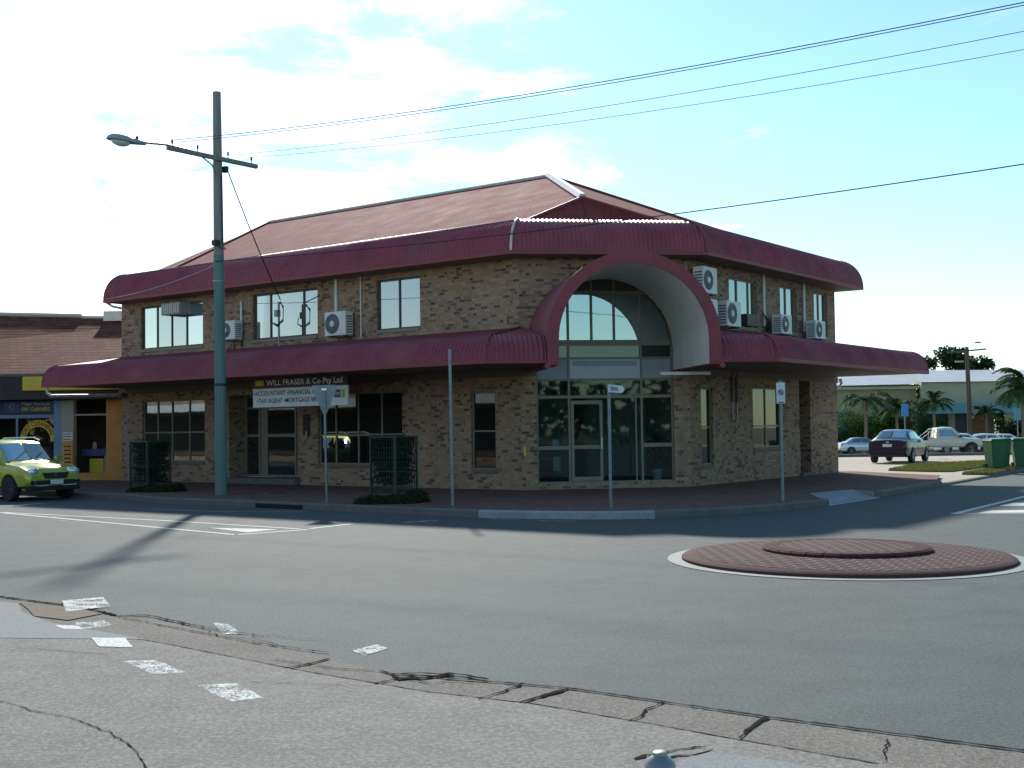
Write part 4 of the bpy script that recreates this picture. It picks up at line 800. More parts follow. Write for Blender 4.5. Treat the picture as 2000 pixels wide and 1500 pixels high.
q = MB(); q.box(cx - .06, cx + .06, cy - .05, cy - .036, zt - .12, zt - .08); q.build('clamp', 'chrome', a)
post(-1.31, 26.1, 3.36, .034, 'bare_post', 'bare galvanised post without a sign, on the kerb left of the arch', 'post', -.02)
a = post(1.98, 24.85, 2.5, .033, 'street_name_sign', 'street name post with a small white pointed blade, in front of the entrance', 'street sign')
q = MB(); bl_ = [(0, 0), (.29, -.03), (.35, -.11), (.29, -.18), (0, -.16)]
for o_ in (0, .012): q.v += [V(1.96 + u, 24.80 + o_ + u * .1, 2.66 + v) for u, v in bl_]
q.f += [(0, 1, 2, 3, 4), (9, 8, 7, 6, 5)] + [(i, (i + 1) % 5, 5 + (i + 1) % 5, 5 + i) for i in range(5)]; pl = q.build('blade', 'sign_white', a)
t = MB(); text(t, 'DEAL', lambda u, v: V(2.015 + u, 24.793 + u * .1, 2.535 + v - u * .06), .08, .16, .015); t.build('lettering', 'letter_black', pl, fixn=False)
a = post(5.78, 26.15, 2.58, .034, 'parking_sign', 'white rectangular sign with a round dark symbol on a post, before the right wall', 'road sign')
MB().box(5.68, 5.87, 26.10, 26.112, 2.24, 2.69).build('plate', 'sign_white', a, bevel=.005); q = MB(); ctr = V(5.775, 26.095, 2.485)
q.tube([ctr + V(.052 * math.cos(t_), 0, .052 * math.sin(t_)) for t_ in [i * math.pi / 12 for i in range(25)]], .008, 5, False); q.tube([ctr + V(-.035, 0, .035), ctr + V(.035, 0, -.035)], .009, 5)
q.tube([ctr + V(.01, 0, .03), ctr + V(-.01, 0, 0), ctr + V(.02, 0, -.025)], .009, 5); q.box(5.72, 5.83, 26.094, 26.099, 2.255, 2.275); q.build('symbol', 'letter_black', a)
bo = empty('bollard', (.49, 4.30, .01), 'steel bollard with a domed cap, cut off at the bottom edge', 'bollard')
MB().tube([(.50, 4.30, .01), (.50, 4.30, .625)], .046, 24).build('post', 'dark_metal', bo, True)
MB().lathe((.50, 4.30, .605), [(.052, 0), (.056, .004), (.050, .022), (.026, .042), (.024, .052), (.018, .056), (.002, .055)], 28).build('cap', 'steel', bo, True)

# ------------------------------------------------------------------ tree guards with planting
def leaves(mb, c, rad, n, size, dens=None):
    c = Vector(c)
    for i in range(n):
        u = V(random.gauss(0, 1), random.gauss(0, 1), random.gauss(0, 1)).normalized(); r_ = random.random() ** .4
        p = c + V(u.x * rad[0] * r_, u.y * rad[1] * r_, u.z * rad[2] * r_); d = V(random.gauss(0, 1), random.gauss(0, 1), random.gauss(0, .7)).normalized(); e = d.cross(u + V(.01, .02, .03)).normalized() * size * random.uniform(.25, .5); d *= size * random.uniform(.6, 1.2)
        mb.quad(p - d, p + e, p + d, p - e)
def guard(x, y, wd, h, label, sh_label, leafy):
    g_ = empty('tree_guard', (x, y, .15), label, 'tree guard', 'green steel tree guards on the footpath')
    ang = R(-37); c_, s_ = math.cos(ang), math.sin(ang); X = lambda u, v, z: V(x + u * c_ - v * s_, y + u * s_ + v * c_, z)
    b = MB(); hw = wd / 2
    for u in (-hw, hw):
        for v in (-hw, hw): b.tube([X(u, v, .14), X(u, v, .15 + h)], .03, 4)
    for z in (.4, .85, .15 + h - .03):
        for a1, a2 in (((-hw, -hw), (hw, -hw)), ((hw, -hw), (hw, hw)), ((hw, hw), (-hw, hw)), ((-hw, hw), (-hw, -hw))): b.tube([X(*a1, z), X(*a2, z)], .018, 4)
    b.build('frame', 'green_metal', g_)
    m_ = MB()
    for k in range(1, 9):
        q = -hw + wd * k / 9
        for (a1, a2) in (((q, -hw), 0), ((q, hw), 0), ((-hw, q), 0), ((hw, q), 0)): m_.tube([X(*a1, .42), X(*a1, .1 + h)], .007, 4, False)
    for k in range(9):
        z = .5 + (h - .5) * k / 9
        for a1, a2 in (((-hw, -hw), (hw, -hw)), ((-hw, -hw), (-hw, hw)), ((hw, -hw), (hw, hw)), ((-hw, hw), (hw, hw))): m_.tube([X(*a1, z), X(*a2, z)], .006, 4, False)
    m_.build('mesh_panel', 'green_metal', g_)
    sh = MB(); sh.tube([X(0, 0, .15), X(.05, 0, .6), X(0, .05, 1.0)], [.03, .02, .01], 6)
    for k in range(9): a = random.uniform(0, 6.28); sh.tube([X(0, 0, .2 + .05 * k), X(.28 * math.cos(a), .28 * math.sin(a), .7 + .1 * k)], .012, 4)
    so_ = tag(sh.build('shrub', 'trunk'), sh_label, 'shrub', 'shrubs inside the tree guards'); b = MB()
    
    for k in range(4200 if leafy else 3600):
        zz_ = 1 - random.random() ** 1.7 * (.86 if leafy else .75); u_, v_ = random.uniform(-hw, hw) * .97, random.uniform(-hw, hw) * .97
        p = X(u_, v_, .2 + (h - .08) * zz_); d = V(random.gauss(0, 1), random.gauss(0, 1), random.gauss(0, 1)).normalized(); e = d.cross(V(.3, .5, .8)).normalized() * .022; d *= .06; b.quad(p - d, p + e, p + d, p - e)
    b.build('foliage', 'leaf_cover', so_, fixn=False)
guard(-10.3, 34.55, .78, 1.42, 'dark green mesh tree guard near the left corner of the brick wall', 'dark shrub filling the mesh guard near the orange shop', True)
guard(-2.72, 27.75, .74, 1.5, 'dark green mesh tree guard left of the bare post, nearer the arch', 'dark shrub filling the mesh guard left of the bare post', False)
def cover(pts, label):
    b = MB()
    for (x, y, rx, ry, h) in pts: leaves(b, (x, y, .15), (rx, ry, h), int(1900 * rx * ry / .15), .045)
    b.v = [V(p.x, p.y, max(p.z, .152)) for p in b.v]; tag(b.build('ground_cover', 'leaf_cover', fixn=False), label, kind='stuff')
cover([(-9.95, 34.0, .7, .35, .22), (-9.5, 34.2, .35, .35, .25), (-10.5, 34.3, .4, .5, .15)], 'low dark ground cover plants round the left tree guard')
cover([(-3.15, 27.25, .45, .4, .20), (-2.55, 27.2, .5, .35, .22), (-2.2, 27.6, .35, .3, .3)], 'low dark ground cover plants round the right tree guard')
MB().lathe((-6.2, 32.4, .152), [(.42, 0), (.42, .006)], 28).build('manhole_cover', 'kerb_grey'); mh = bpy.data.objects['manhole_cover']; tag(mh, 'round access cover set in the footpath between the green pole and the triangular sign', 'manhole cover')
MB().lathe((-6.25, 32.3, .159), [(.24, 0), (.24, .004)], 24).build('lid', 'crack_dark', mh)
MB().fbox(Fr((-5.6, 28.38), dl, nl), -1.0, .6, -.16, .02, .0, .1).build('drain_inlet', 'crack_dark'); tag(bpy.data.objects['drain_inlet'], 'dark drain opening in the kerb left of the triangular sign', 'drain')

# ------------------------------------------------------------------ cars
def station(st, x):
    for i in range(len(st) - 1):
        if st[i][0] <= x <= st[i + 1][0]:
            t = (x - st[i][0]) / (st[i + 1][0] - st[i][0]); return [a + (b - a) * t for a, b in zip(st[i], st[i + 1])]
    return list(st[0] if x < st[0][0] else st[-1])
# station: x, zbot, zbelt, w, zroof, wroof
def sect(s):
    x, zb, zt, w_, zr, wr = s
    return [(0, zb), (w_ * .85, zb), (w_ * .97, zb + .06), (w_, zb + (zt - zb) * .45), (w_ * .985, zb + (zt - zb) * .8), (w_ * .93, zt), (wr, zr - .035), (wr * .86, zr), (0, zr + .02)]
def car_pt(st, x, k, side=1, push=0):
    s = sect(station(st, x)); i = min(int(k), len(s) - 2); t = k - i; y = s[i][0] + (s[i + 1][0] - s[i][0]) * t; z = s[i][1] + (s[i + 1][1] - s[i][1]) * t
    dy, dz = s[i + 1][0] - s[i][0], s[i + 1][1] - s[i][1]; l = math.hypot(dy, dz) or 1
    return V(x, side * (y + dz / l * push), z - dy / l * push)
def patch(mb, st, c, side=1, push=.012, nx=5, nk=3):
    """c: (x,k) corners: bl, br, tr, tl"""
    base = len(mb.v)
    for j in range(nk + 1):
        for i in range(nx + 1):
            u, v = i / nx, j / nk; x = (c[0][0] * (1 - u) + c[1][0] * u) * (1 - v) + (c[3][0] * (1 - u) + c[2][0] * u) * v; k = (c[0][1] * (1 - u) + c[1][1] * u) * (1 - v) + (c[3][1] * (1 - u) + c[2][1] * u) * v
            mb.v.append(car_pt(st, x, k, side, push))
    for j in range(nk):
        for i in range(nx): a = base + j * (nx + 1) + i; mb.f.append((a, a + 1, a + nx + 2, a + nx + 1))
def make_car(name, cat, label, st, paintm, wheels, wr, tw, side_glass, wind, rear, group=None, extras=None):
    root = empty(name, (0, 0, 0), label, cat, group, local=True)
    b = MB(); xs = []
    for i in range(len(st) - 1):
        for k in range(3): xs.append(st[i][0] + (st[i + 1][0] - st[i][0]) * k / 3)
    xs.append(st[-1][0]); S = [sect(station(st, x)) for x in xs]; full = []
    for x, s in zip(xs, S): full.append([(x, y, z) for y, z in s] + [(x, -y, z) for y, z in s[-2:0:-1]])
    n = len(full[0])
    for r_ in full: b.v += [Vector(p) for p in r_]
    for i in range(len(full) - 1):
        for j in range(n): b.f.append((i * n + j, i * n + (j + 1) % n, (i + 1) * n + (j + 1) % n, (i + 1) * n + j))
    b.f.append(tuple(range(n))); b.f.append(tuple((len(full) - 1) * n + j for j in range(n)))
    body = b.build('body', paintm, root, True)
    cut = MB()
    for wx in wheels:
        for sd_ in (-1, 1): cut.lathe((wx, sd_ * (st[len(st) // 2][3] - .30), wr), [(wr + .06, 0), (wr + .06, .6)], 24, (0, sd_, 0))
    co = cut.build('cutter', 'black'); bm_ = body.modifiers.new('b', 'BOOLEAN'); bm_.operation = 'DIFFERENCE'; bm_.object = co; bm_.solver = 'EXACT'
    co.parent = root; bpy.context.view_layer.update(); me = bpy.data.meshes.new_from_object(body.evaluated_get(bpy.context.evaluated_depsgraph_get())); body.modifiers.clear(); body.data = me
    bpy.data.objects.remove(co)
    for p in me.polygons: p.use_smooth = True
    try: me.set_sharp_from_angle(angle=R(40))
    except Exception: pass
    for c in side_glass:
        for sd_ in (1, -1): g = MB(); patch(g, st, c, sd_); g.build('side_window', 'glass_car', root, True, fixn=False)
    for nm, c in (('windscreen', wind), ('rear_window', rear)):
        if not c: continue
        g = MB()
        for sd_ in (1, -1): patch(g, st, c, sd_, .014)
        g.build(nm, 'glass_car', root, True, fixn=False)
    w0 = st[len(st) // 2][3]
    for wx in wheels:
        for sd_ in (-1, 1):
            y = sd_ * (w0 - tw + .02); t_ = MB().lathe((wx, y, wr), [(wr * .6, 0), (wr * .94, .0), (wr, .03), (wr, tw - .03), (wr * .94, tw), (wr * .64, tw)], 28, (0, sd_, 0)); wh = t_.build('wheel', 'black_rubber', root, True)
            r_ = MB(); r_.lathe((wx, y + sd_ * (tw - .035), wr), [(wr * .22, .0), (wr * .22, .03)], 14, (0, sd_, 0))
            for k in range(7):
                a = 2 * math.pi * k / 7; d = V(math.cos(a), 0, math.sin(a)); e = V(-math.sin(a), 0, math.cos(a)) * .035; c = V(wx, y + sd_ * (tw - .02), wr)
                p = [c + d * .04 - e, c + d * wr * .62 - e * 1.2, c + d * wr * .62 + e * 1.2, c + d * .04 + e]; q = [v + V(0, sd_ * .02, 0) for v in p]; r_.hexa(p + q)
            rr = [(wr * .58, .0), (wr * .64, .0), (wr * .64, .035), (wr * .58, .03)]; r_.lathe((wx, y + sd_ * (tw - .04), wr), rr + [rr[0]], 28, (0, sd_, 0)); r_.f = [f for f in r_.f if len(f) < 20]
            r_.build('rim', 'rim', wh, True)
    if extras: extras(root, st)
    return root
def mirrors(root, st, x, z, m, w_):
    for sd_ in (1, -1): MB().hexa([(x - .06, sd_ * w_, z), (x + .1, sd_ * w_, z), (x + .08, sd_ * (w_ + .2), z + .01), (x - .04, sd_ * (w_ + .2), z + .01), (x - .06, sd_ * w_, z + .13), (x + .1, sd_ * w_, z + .13), (x + .06, sd_ * (w_ + .2), z + .14), (x - .04, sd_ * (w_ + .2), z + .14)]).build('mirror', m, root, bevel=.02)
def plate(root, x, z, sgn, txt='', m='sign_white'):
    p = MB().box(x - .01, x + .01, -.19, .19, z, z + .12).build('number_plate', m, root)
suv_st = [(-2.15, .42, .85, .76, .86, .6), (-2.08, .36, 1.0, .84, 1.02, .64), (-1.95, .34, 1.05, .88, 1.20, .64), (-1.72, .33, 1.06, .89, 1.56, .62), (-1.2, .33, 1.06, .90, 1.63, .64), (-.3, .33, 1.05, .90, 1.65, .65), (.35, .33, 1.04, .90, 1.60, .63), (.95, .33, 1.03, .90, 1.10, .72), (1.15, .33, 1.0, .90, 1.02, .74), (1.75, .34, .93, .88, .96, .66), (2.0, .36, .84, .84, .87, .58), (2.16, .42, .70, .74, .72, .5)]
def suv_x(root, st):
    for sd_ in (1, -1):
        MB().tube([(-1.6, sd_ * .60, 1.62), (-1.4, sd_ * .61, 1.70), (.1, sd_ * .62, 1.72), (.4, sd_ * .61, 1.63)], .02, 6).build('roof_rail', 'chrome', root, True)
        h = MB(); ell(h, (2.02, sd_ * .58, .68), (.35, sd_, 0), .21, .12, .21, rings=(.4, .9, 1, .9, .5), zs=(0, .2, .5, .8, 1)); h.build('headlight', 'lamp_clear', root, True)
        f = MB(); f.lathe((2.15, sd_ * .62, .50), [(.055, 0), (.055, .03)], 14, (1, 0, 0)); f.build('fog_light', 'lamp_clear', root, True)
        MB().box(-2.12, -1.95, sd_ * .84 - .05, sd_ * .84 + .03, .8, 1.25).build('taillight', 'lamp_red', root, bevel=.02)
    MB().hexa([(2.10, -.32, .60), (2.20, -.32, .60), (2.20, .32, .60), (2.10, .32, .60), (2.03, -.40, .76), (2.17, -.40, .76), (2.17, .40, .76), (2.03, .40, .76)]).build('grille', 'black', root, bevel=.01)
    q = MB(); q.tube([(2.205, 0, .64), (2.2, .04, .69), (2.19, 0, .74), (2.2, -.04, .69), (2.205, 0, .64)], .008, 5); q.build('badge', 'chrome', root, True)
    MB().box(2.05, 2.19, -.74, .74, .44, .56).build('bumper_intake', 'black', root, bevel=.02); MB().box(1.9, 2.17, -.78, .78, .28, .40).build('bumper_skirt', 'black', root, bevel=.03); p_ = plate(root, 2.22, .45, 1); mirrors(root, st, .75, 1.05, 'paint_lime', .88)
    sm = MB()
    for sd_ in (1, -1):
        for xs_ in (.82, -.28, -1.22): sm.tube([car_pt(st, xs_, k_, sd_, .004) for k_ in (1.2, 2, 3, 4, 4.9)], .006, 4)
        sm.tube([car_pt(st, 1.02, k_, sd_, .004) for k_ in (5.1, 5.6, 6.2, 7.0, 7.9)], .006, 4)
    sm.build('panel_gap', 'black', root)
    wp = MB(); wp.tube([(1.0, -.5, 1.12), (.72, .0, 1.36)], .008, 4); wp.tube([(1.0, .1, 1.14), (.74, .5, 1.33)], .008, 4); wp.build('wiper', 'black', root)
    MB().tube([(1.9, -.68, .42), (2.19, -.6, .41), (2.19, .6, .41), (1.9, .68, .42)], .012, 5).build('bumper_trim', 'chrome', root, True)
suv = make_car('suv', 'car', 'lime green small suv with roof rails parked at the left edge', suv_st, 'paint_lime', (-1.28, 1.32), .335, .21,
    [[(-.25, 5.15), (.78, 5.15), (.42, 5.85), (-.25, 5.85)], [(-1.2, 5.15), (-.32, 5.15), (-.32, 5.85), (-1.2, 5.85)], [(-1.85, 5.2), (-1.27, 5.15), (-1.27, 5.85), (-1.65, 5.8)]], [(.98, 7.96), (.98, 6.2), (.42, 6.3), (.42, 7.96)], [(-2.02, 6.3), (-2.02, 7.96), (-1.74, 7.96), (-1.74, 6.3)], extras=suv_x)
q = FL.P(12.95, 6.75, .0); suv.location = q; suv.rotation_euler = (0, 0, math.atan2(-dl[1], -dl[0]))
sed_st = [(-2.15, .36, .78, .70, .80, .5), (-2.1, .30, .94, .80, .97, .62), (-1.95, .27, .97, .83, 1.0, .68), (-1.55, .25, .97, .85, 1.04, .68), (-1.0, .24, .96, .86, 1.36, .56), (-.5, .24, .95, .86, 1.41, .58), (.25, .24, .94, .86, 1.38, .57), (.95, .24, .92, .86, .98, .68), (1.2, .25, .89, .85, .92, .68), (1.8, .27, .80, .83, .83, .62), (2.1, .32, .68, .76, .70, .5), (2.18, .4, .58, .66, .6, .4)]
def sed_x(pm):
    def f(root, st):
        for sd_ in (1, -1):
            MB().hexa([(-2.16, sd_ * .42, .70), (-2.02, sd_ * .42, .70), (-1.98, sd_ * .825, .70), (-2.10, sd_ * .80, .70), (-2.13, sd_ * .46, .90), (-2.0, sd_ * .46, .90), (-1.9, sd_ * .815, .90), (-2.05, sd_ * .79, .90)]).build('taillight', 'lamp_red', root, bevel=.015)
            MB().hexa([(2.02, sd_ * .42, .58), (2.16, sd_ * .42, .58), (2.0, sd_ * .76, .58), (1.86, sd_ * .78, .58), (1.96, sd_ * .42, .70), (2.08, sd_ * .42, .70), (1.94, sd_ * .74, .70), (1.82, sd_ * .76, .70)]).build('headlight', 'lamp_clear', root, bevel=.01)
        plate(root, -2.17, .70, -1); MB().box(-2.22, -2.0, -.80, .80, .42, .60).build('bumper', pm, root, bevel=.03); MB().box(-2.19, -2.0, -.7, .7, .27, .40).build('bumper_skirt', 'black', root, bevel=.02); mirrors(root, st, .78, .92, pm, .84); MB().box(-2.135, -2.1, -.06, .06, .86, .92).build('badge', 'chrome', root)
        MB().box(2.1, 2.2, -.35, .35, .5, .58).build('grille', 'black', root)
        for sd_ in (1, -1): MB().tube([(-1.5, sd_ * .868, .62), (-.3, sd_ * .872, .60), (1.0, sd_ * .87, .58)], .012, 4).build('side_trim', 'black', root)
    return f
sg_ = [[(-.28, 5.15), (.80, 5.15), (.25, 5.85), (-.28, 5.85)], [(-1.25, 5.2), (-.36, 5.15), (-.36, 5.85), (-.95, 5.8)]]
wd_ = [(.98, 7.96), (.98, 6.25), (.30, 6.35), (.30, 7.96)]; rw_ = [(-1.52, 6.25), (-1.52, 7.96), (-1.02, 7.96), (-1.02, 6.35)]
navy = make_car('sedan', 'car', 'dark navy sedan seen from behind, parked beside the grass strip', sed_st, 'paint_navy', (-1.25, 1.3), .31, .2, sg_, wd_, rw_, extras=sed_x('paint_navy'))
navy.location = (16.95, 53.3, .07); navy.rotation_euler = (0, 0, R(59))
sil = make_car('sedan', 'car', 'silver hatchback parked side-on just past the corner of the brick wall', sed_st, 'paint_silver', (-1.25, 1.3), .31, .2, sg_, wd_, rw_, extras=sed_x('paint_silver'))
sil.location = (29.6, 103, -.84); sil.rotation_euler = (0, 0, R(4))
ute_st = [(-2.3, .50, 1.0, .76, 1.02, .70), (-2.25, .48, 1.02, .80, 1.03, .74), (-.62, .45, 1.02, .82, 1.03, .76), (-.55, .45, 1.03, .82, 1.60, .62), (-.1, .45, 1.03, .82, 1.66, .64), (.35, .45, 1.02, .82, 1.64, .64), (.95, .45, 1.01, .82, 1.08, .70), (1.1, .46, .99, .82, 1.02, .68), (1.9, .47, .92, .80, .95, .62), (2.15, .50, .86, .78, .88, .58), (2.2, .52, .8, .74, .82, .56)]
def ute_x(root, st):
    for sd_ in (1, -1):
        MB().box(2.12, 2.24, sd_ * .62 - .12, sd_ * .62 + .12, .68, .84).build('headlight', 'lamp_clear', root, bevel=.01); MB().box(-2.33, -2.24, sd_ * .68 - .07, sd_ * .68 + .07, .65, .9).build('taillight', 'lamp_red', root)
    MB().box(2.18, 2.24, -.46, .46, .66, .84).build('grille', 'black', root); MB().box(2.1, 2.38, -.8, .8, .46, .62).build('bumper', 'black', root, bevel=.02); mirrors(root, st, .75, 1.05, 'black', .82); plate(root, 2.4, .5, 1)
    rb_ = MB(); rb_.tube([(-.75, -.65, 1.0), (-.75, -.62, 1.55), (-.75, .62, 1.55), (-.75, .65, 1.0)], .025, 6); [rb_.tube([(-.75, s_, 1.5), (-1.35, s_, 1.04)], .03, 6) for s_ in (-.6, .6)]; rb_.build('roll_bar', 'chrome', root, True)
    MB().box(-2.2, -.68, -.68, .68, 1.035, 1.045).build('tray_floor', 'black', root)
ute = make_car('pickup', 'pickup truck', 'cream pickup with a chrome roll bar, parked between the navy sedan and the bins', ute_st, 'paint_cream', (-1.45, 1.4), .36, .2, [[(-.42, 5.15), (.75, 5.15), (.32, 5.85), (-.42, 5.85)]], [(.96, 7.96), (.96, 6.2), (.38, 6.3), (.38, 7.96)], [(-.58, 6.1), (-.58, 7.96), (-.55, 7.96), (-.55, 6.1)], extras=ute_x)
ute.location = (25.95, 73.2, -.18); ute.rotation_euler = (0, 0, R(-6))
wc = make_car('sedan', 'car', 'white sedan parked directly behind the front of the cream pickup', sed_st, 'paint_white', (-1.25, 1.3), .31, .2, sg_, wd_, rw_, 'white cars parked in a row behind the bins', extras=sed_x('paint_white'))
wc.location = (31.1, 84, -.42); wc.rotation_euler = (0, 0, R(-8))
dup(wc, (34.5, 88, -.51), R(-10), 'white car whose roof shows just above the left green bins'); dup(wc, (36.9, 91, -.57), R(-10), 'farthest white car, mostly hidden behind the right green bin')

# ------------------------------------------------------------------ bins
def mkbin(label):
    r_ = empty('wheelie_bin', (0, 0, 0), label, 'bin', 'green wheelie bins on the verge', local=True)
    MB().hexa([(-.20, -.24, .06), (.20, -.24, .06), (.20, .24, .06), (-.20, .24, .06), (-.28, -.33, .98), (.28, -.33, .98), (.28, .33, .98), (-.28, .33, .98)]).build('tub', 'bin_green', r_, bevel=.02)
    MB().hexa([(-.31, -.35, .985), (.31, -.35, .985), (.31, .37, .985), (-.31, .37, .985), (-.27, -.30, 1.06), (.27, -.30, 1.06), (.27, .33, 1.08), (-.27, .33, 1.08)]).build('lid', 'bin_green', r_, bevel=.015)
    MB().tube([(-.24, .39, .98), (.24, .39, .98)], .018, 8).build('handle', 'bin_green', r_, True)
    for s_ in (-1, 1): MB().lathe((s_ * .22, .24, .10), [(.10, 0), (.10, .05)], 16, (s_, 0, 0)).build('wheel', 'black_rubber', r_, True)
    return r_
bn = mkbin('leftmost green wheelie bin, nearest the grass strip'); bn.location = (16.75, 42.3, .12); bn.rotation_euler = (0, 0, R(8))
dup(bn, (17.45, 43.5, .12), R(-5), 'green wheelie bin tucked against the right side of the leftmost bin'); dup(bn, (18.1, 43.4, .12), R(-12), 'rightmost green wheelie bin at the right edge of the picture')

# ------------------------------------------------------------------ shops on the left
sh = empty('shop_building', (-18, 43.5, .15), 'low shop building with a terracotta tiled roof and dark fascia, left of the brick building', 'building')
b = MB(); b.quad(V(-32, 42.3, 3.9), V(-13.2, 42.6, 3.9), V(-12.8, 49.5, 5.95 + .45), V(-32, 49.0, 6.75 + .3)); b.quad(V(-12.8, 49.5, 6.4), V(-32, 49, 7.05), V(-32, 56, 4), V(-12.8, 56, 4)); b.build('roof', 'roof_tiles', sh, fixn=False)
MB().tube([(-32, 49, 7.08), (-17.5, 49.3, 6.6), (-17.4, 49.3, 6.52), (-12.8, 49.5, 6.42)], .09, 6).build('ridge_cap', 'capping', sh)
MB().box(-16.5, -15.4, 49.0, 49.5, 6.35, 6.75).build('roof_vent', 'capping', sh)
MB().tube([(-32, 42.25, 3.88), (-13.6, 42.5, 3.88)], .07, 6).build('gutter', 'soffit', sh, True)
MB().box(-32, -13.75, 42.45, 42.6, 3.02, 3.82).build('fascia', 'fascia_dark', sh)
for x0, x1, m_ in ((-14.35, -13.72, 'orange_wall'), (-15.95, -15.5, 'cream_wall'), (-16.2, -15.955, 'blue_wall')): MB().box(x0, x1, 42.9, 43.2, .15, 3.02).build('pillar', m_, sh)
MB().box(-15.5, -14.35, 42.95, 43.1, 2.44, 2.5).build('rail', 'cream_wall', sh); MB().box(-15.5, -14.35, 42.93, 43.1, .155, .42).build('step', 'orange_wall', sh)
MB().box(-32, -13.75, 45.2, 45.3, .15, 3.9).build('wall', 'shop_inside', sh); MB().box(-32, -16.2, 43.12, 43.2, 2.5, 3.02).build('wall', 'navy', sh); MB().quad(V(-32, 42.6, 3.0), V(-13.75, 42.6, 3.0), V(-13.75, 45.3, 3.0), V(-32, 45.3, 3.0)).build('ceiling', 'shop_inside', sh, fixn=False)
wn = MB()
for x0, x1, z0, z1 in ((-26, -16.2, 2.38, 2.5), (-17.62, -17.55, .2, 2.38), (-20.0, -19.92, .2, 2.38), (-26, -16.2, .2, .28), (-18.6, -18.53, .2, 2.38)): wn.box(x0, x1, 43.10, 43.16, z0, z1)
wn = wn.build('window', 'blue_wall', sh); MB().quad(V(-26, 43.14, .28), V(-16.2, 43.14, .28), V(-16.2, 43.14, 2.38), V(-26, 43.14, 2.38)).build('pane', 'glass_shop', wn, fixn=False); MB().box(-26, -16.25, 43.16, 43.2, .28, .9).build('stall_riser', 'blue_sign', wn)
ys = empty('yellow_shop_sign', (-15.4, 42.0, 3.3), 'long yellow sign board mostly hidden behind the maroon awning end', 'sign')
MB().box(-17.1, -13.72, 42.36, 42.44, 3.33, 3.82).build('board', 'yellow_sign', ys, bevel=.02)
bs = empty('dry_cleaners_sign', (-17, 43, 2.6), 'dark blue dry cleaners sign with yellow letters above the shop window', 'sign')
MB().box(-18.0, -16.22, 43.02, 43.09, 2.56, 2.98).build('board', 'navy', bs); MB().box(-18.0, -17.45, 43.01, 43.02, 2.58, 2.97).build('emblem_panel', 'blue_sign', bs)
t = MB(); text(t, 'DRY CLEANERS', lambda u, v: V(-17.38 + u, 43.012, 2.64 + v), .13, 1.0, .02); t.build('lettering', 'letter_yellow', bs, fixn=False)
t = MB(); text(t, 'Magic Formula', lambda u, v: V(-17.38 + u, 43.012, 2.84 + v), .10, 1.0, .01); t.build('lettering', 'panel_white', bs, fixn=False)
e_ = MB(); e_.tube([V(-17.72 + .13 * math.cos(a) * (1 if k % 2 else .45), 43.0, 2.78 + .13 * math.sin(a) * (1 if k % 2 else .45)) for k, a in enumerate([i * math.pi / 5 for i in range(11)])], .012, 4); e_.build('emblem', 'letter_yellow', bs)
ar = empty('window_arch_sign', (-16.85, 43.05, 1.2), 'arched yellow and red dry cleaning sign on the shop window', 'sign'); b = MB(); t = MB(); ca, cz_, r1, r2 = -16.82, 1.55, .52, .76
pr = lambda u, v: V(ca - math.cos(math.pi * u) * v * .86, 43.06, cz_ + math.sin(math.pi * u) * v)
for i in range(24): b.quad(pr(i / 24, r1), pr((i + 1) / 24, r1), pr((i + 1) / 24, r2), pr(i / 24, r2))
b.v = [V(v.x, 43.07, v.z) for v in b.v]; b.build('arch_band', 'letter_yellow', ar, fixn=False)
text(t, 'DRY CLEANING', lambda u, v: pr(.12 + u * .76, r1 + .05 + v), .16, 1., .03); t.build('lettering', 'letter_red', ar, fixn=False)
pb = empty('price_board', (-15.7, 42.8, .3), 'orange price list board on the cream pillar behind the green suv', 'sign'); MB().box(-15.86, -15.52, 42.85, 42.895, .35, 1.55).build('board', 'sign_orange', pb); MB().box(-15.86, -15.52, 42.85, 42.897, 1.56, 1.85).build('header', 'sign_white', pb)
t = MB()
for k in range(7): t.box(-15.82, -15.58, 42.845, 42.85, .5 + k * .14, .55 + k * .14)
for k in range(3): t.box(-15.84, -15.56, 42.845, 42.85, 1.60 + k * .09, 1.63 + k * .09)
t.build('text_lines', 'letter_black', pb)
ct = empty('shop_counter', (-14.9, 44, .15), 'blue-topped shop counter with bottles, in the shop between the cream and orange pillars', 'counter'); MB().box(-15.5, -14.3, 43.7, 44.1, 1.0, 1.25).build('counter_top', 'blue_sign', ct); MB().box(-14.7, -14.38, 43.72, 44.0, .15, 1.0).build('base', 'cream_wall', ct); MB().box(-15.25, -14.75, 43.8, 44.0, .4, .9).build('yellow_panel', 'letter_yellow', ct)
b = MB()
for x_ in (-15.1, -14.62, -14.5): b.lathe((x_, 43.9, 1.25), [(.07, 0), (.07, .2), (.03, .26)], 10)
b.build('jars', 'cream_wall', ct, True)
aw_p = empty('downpipe', (-14.6, 42, 3.1), 'white pipe running under the left end of the maroon awning', 'pipe'); pt = FL.P(17.0, 3.1, 3.32)
MB().tube([(pt.x, pt.y, 3.36), (pt.x + .02, pt.y + .02, 3.14), (pt.x + .1, pt.y + .1, 3.06), *[(V(pt.x + .1, pt.y + .1, 3.06).lerp(FL.P(17.25, .25, 3.12), k / 6))[:] for k in range(1, 7)]], .05, 8).build('pipe', 'ac_white', aw_p, True)

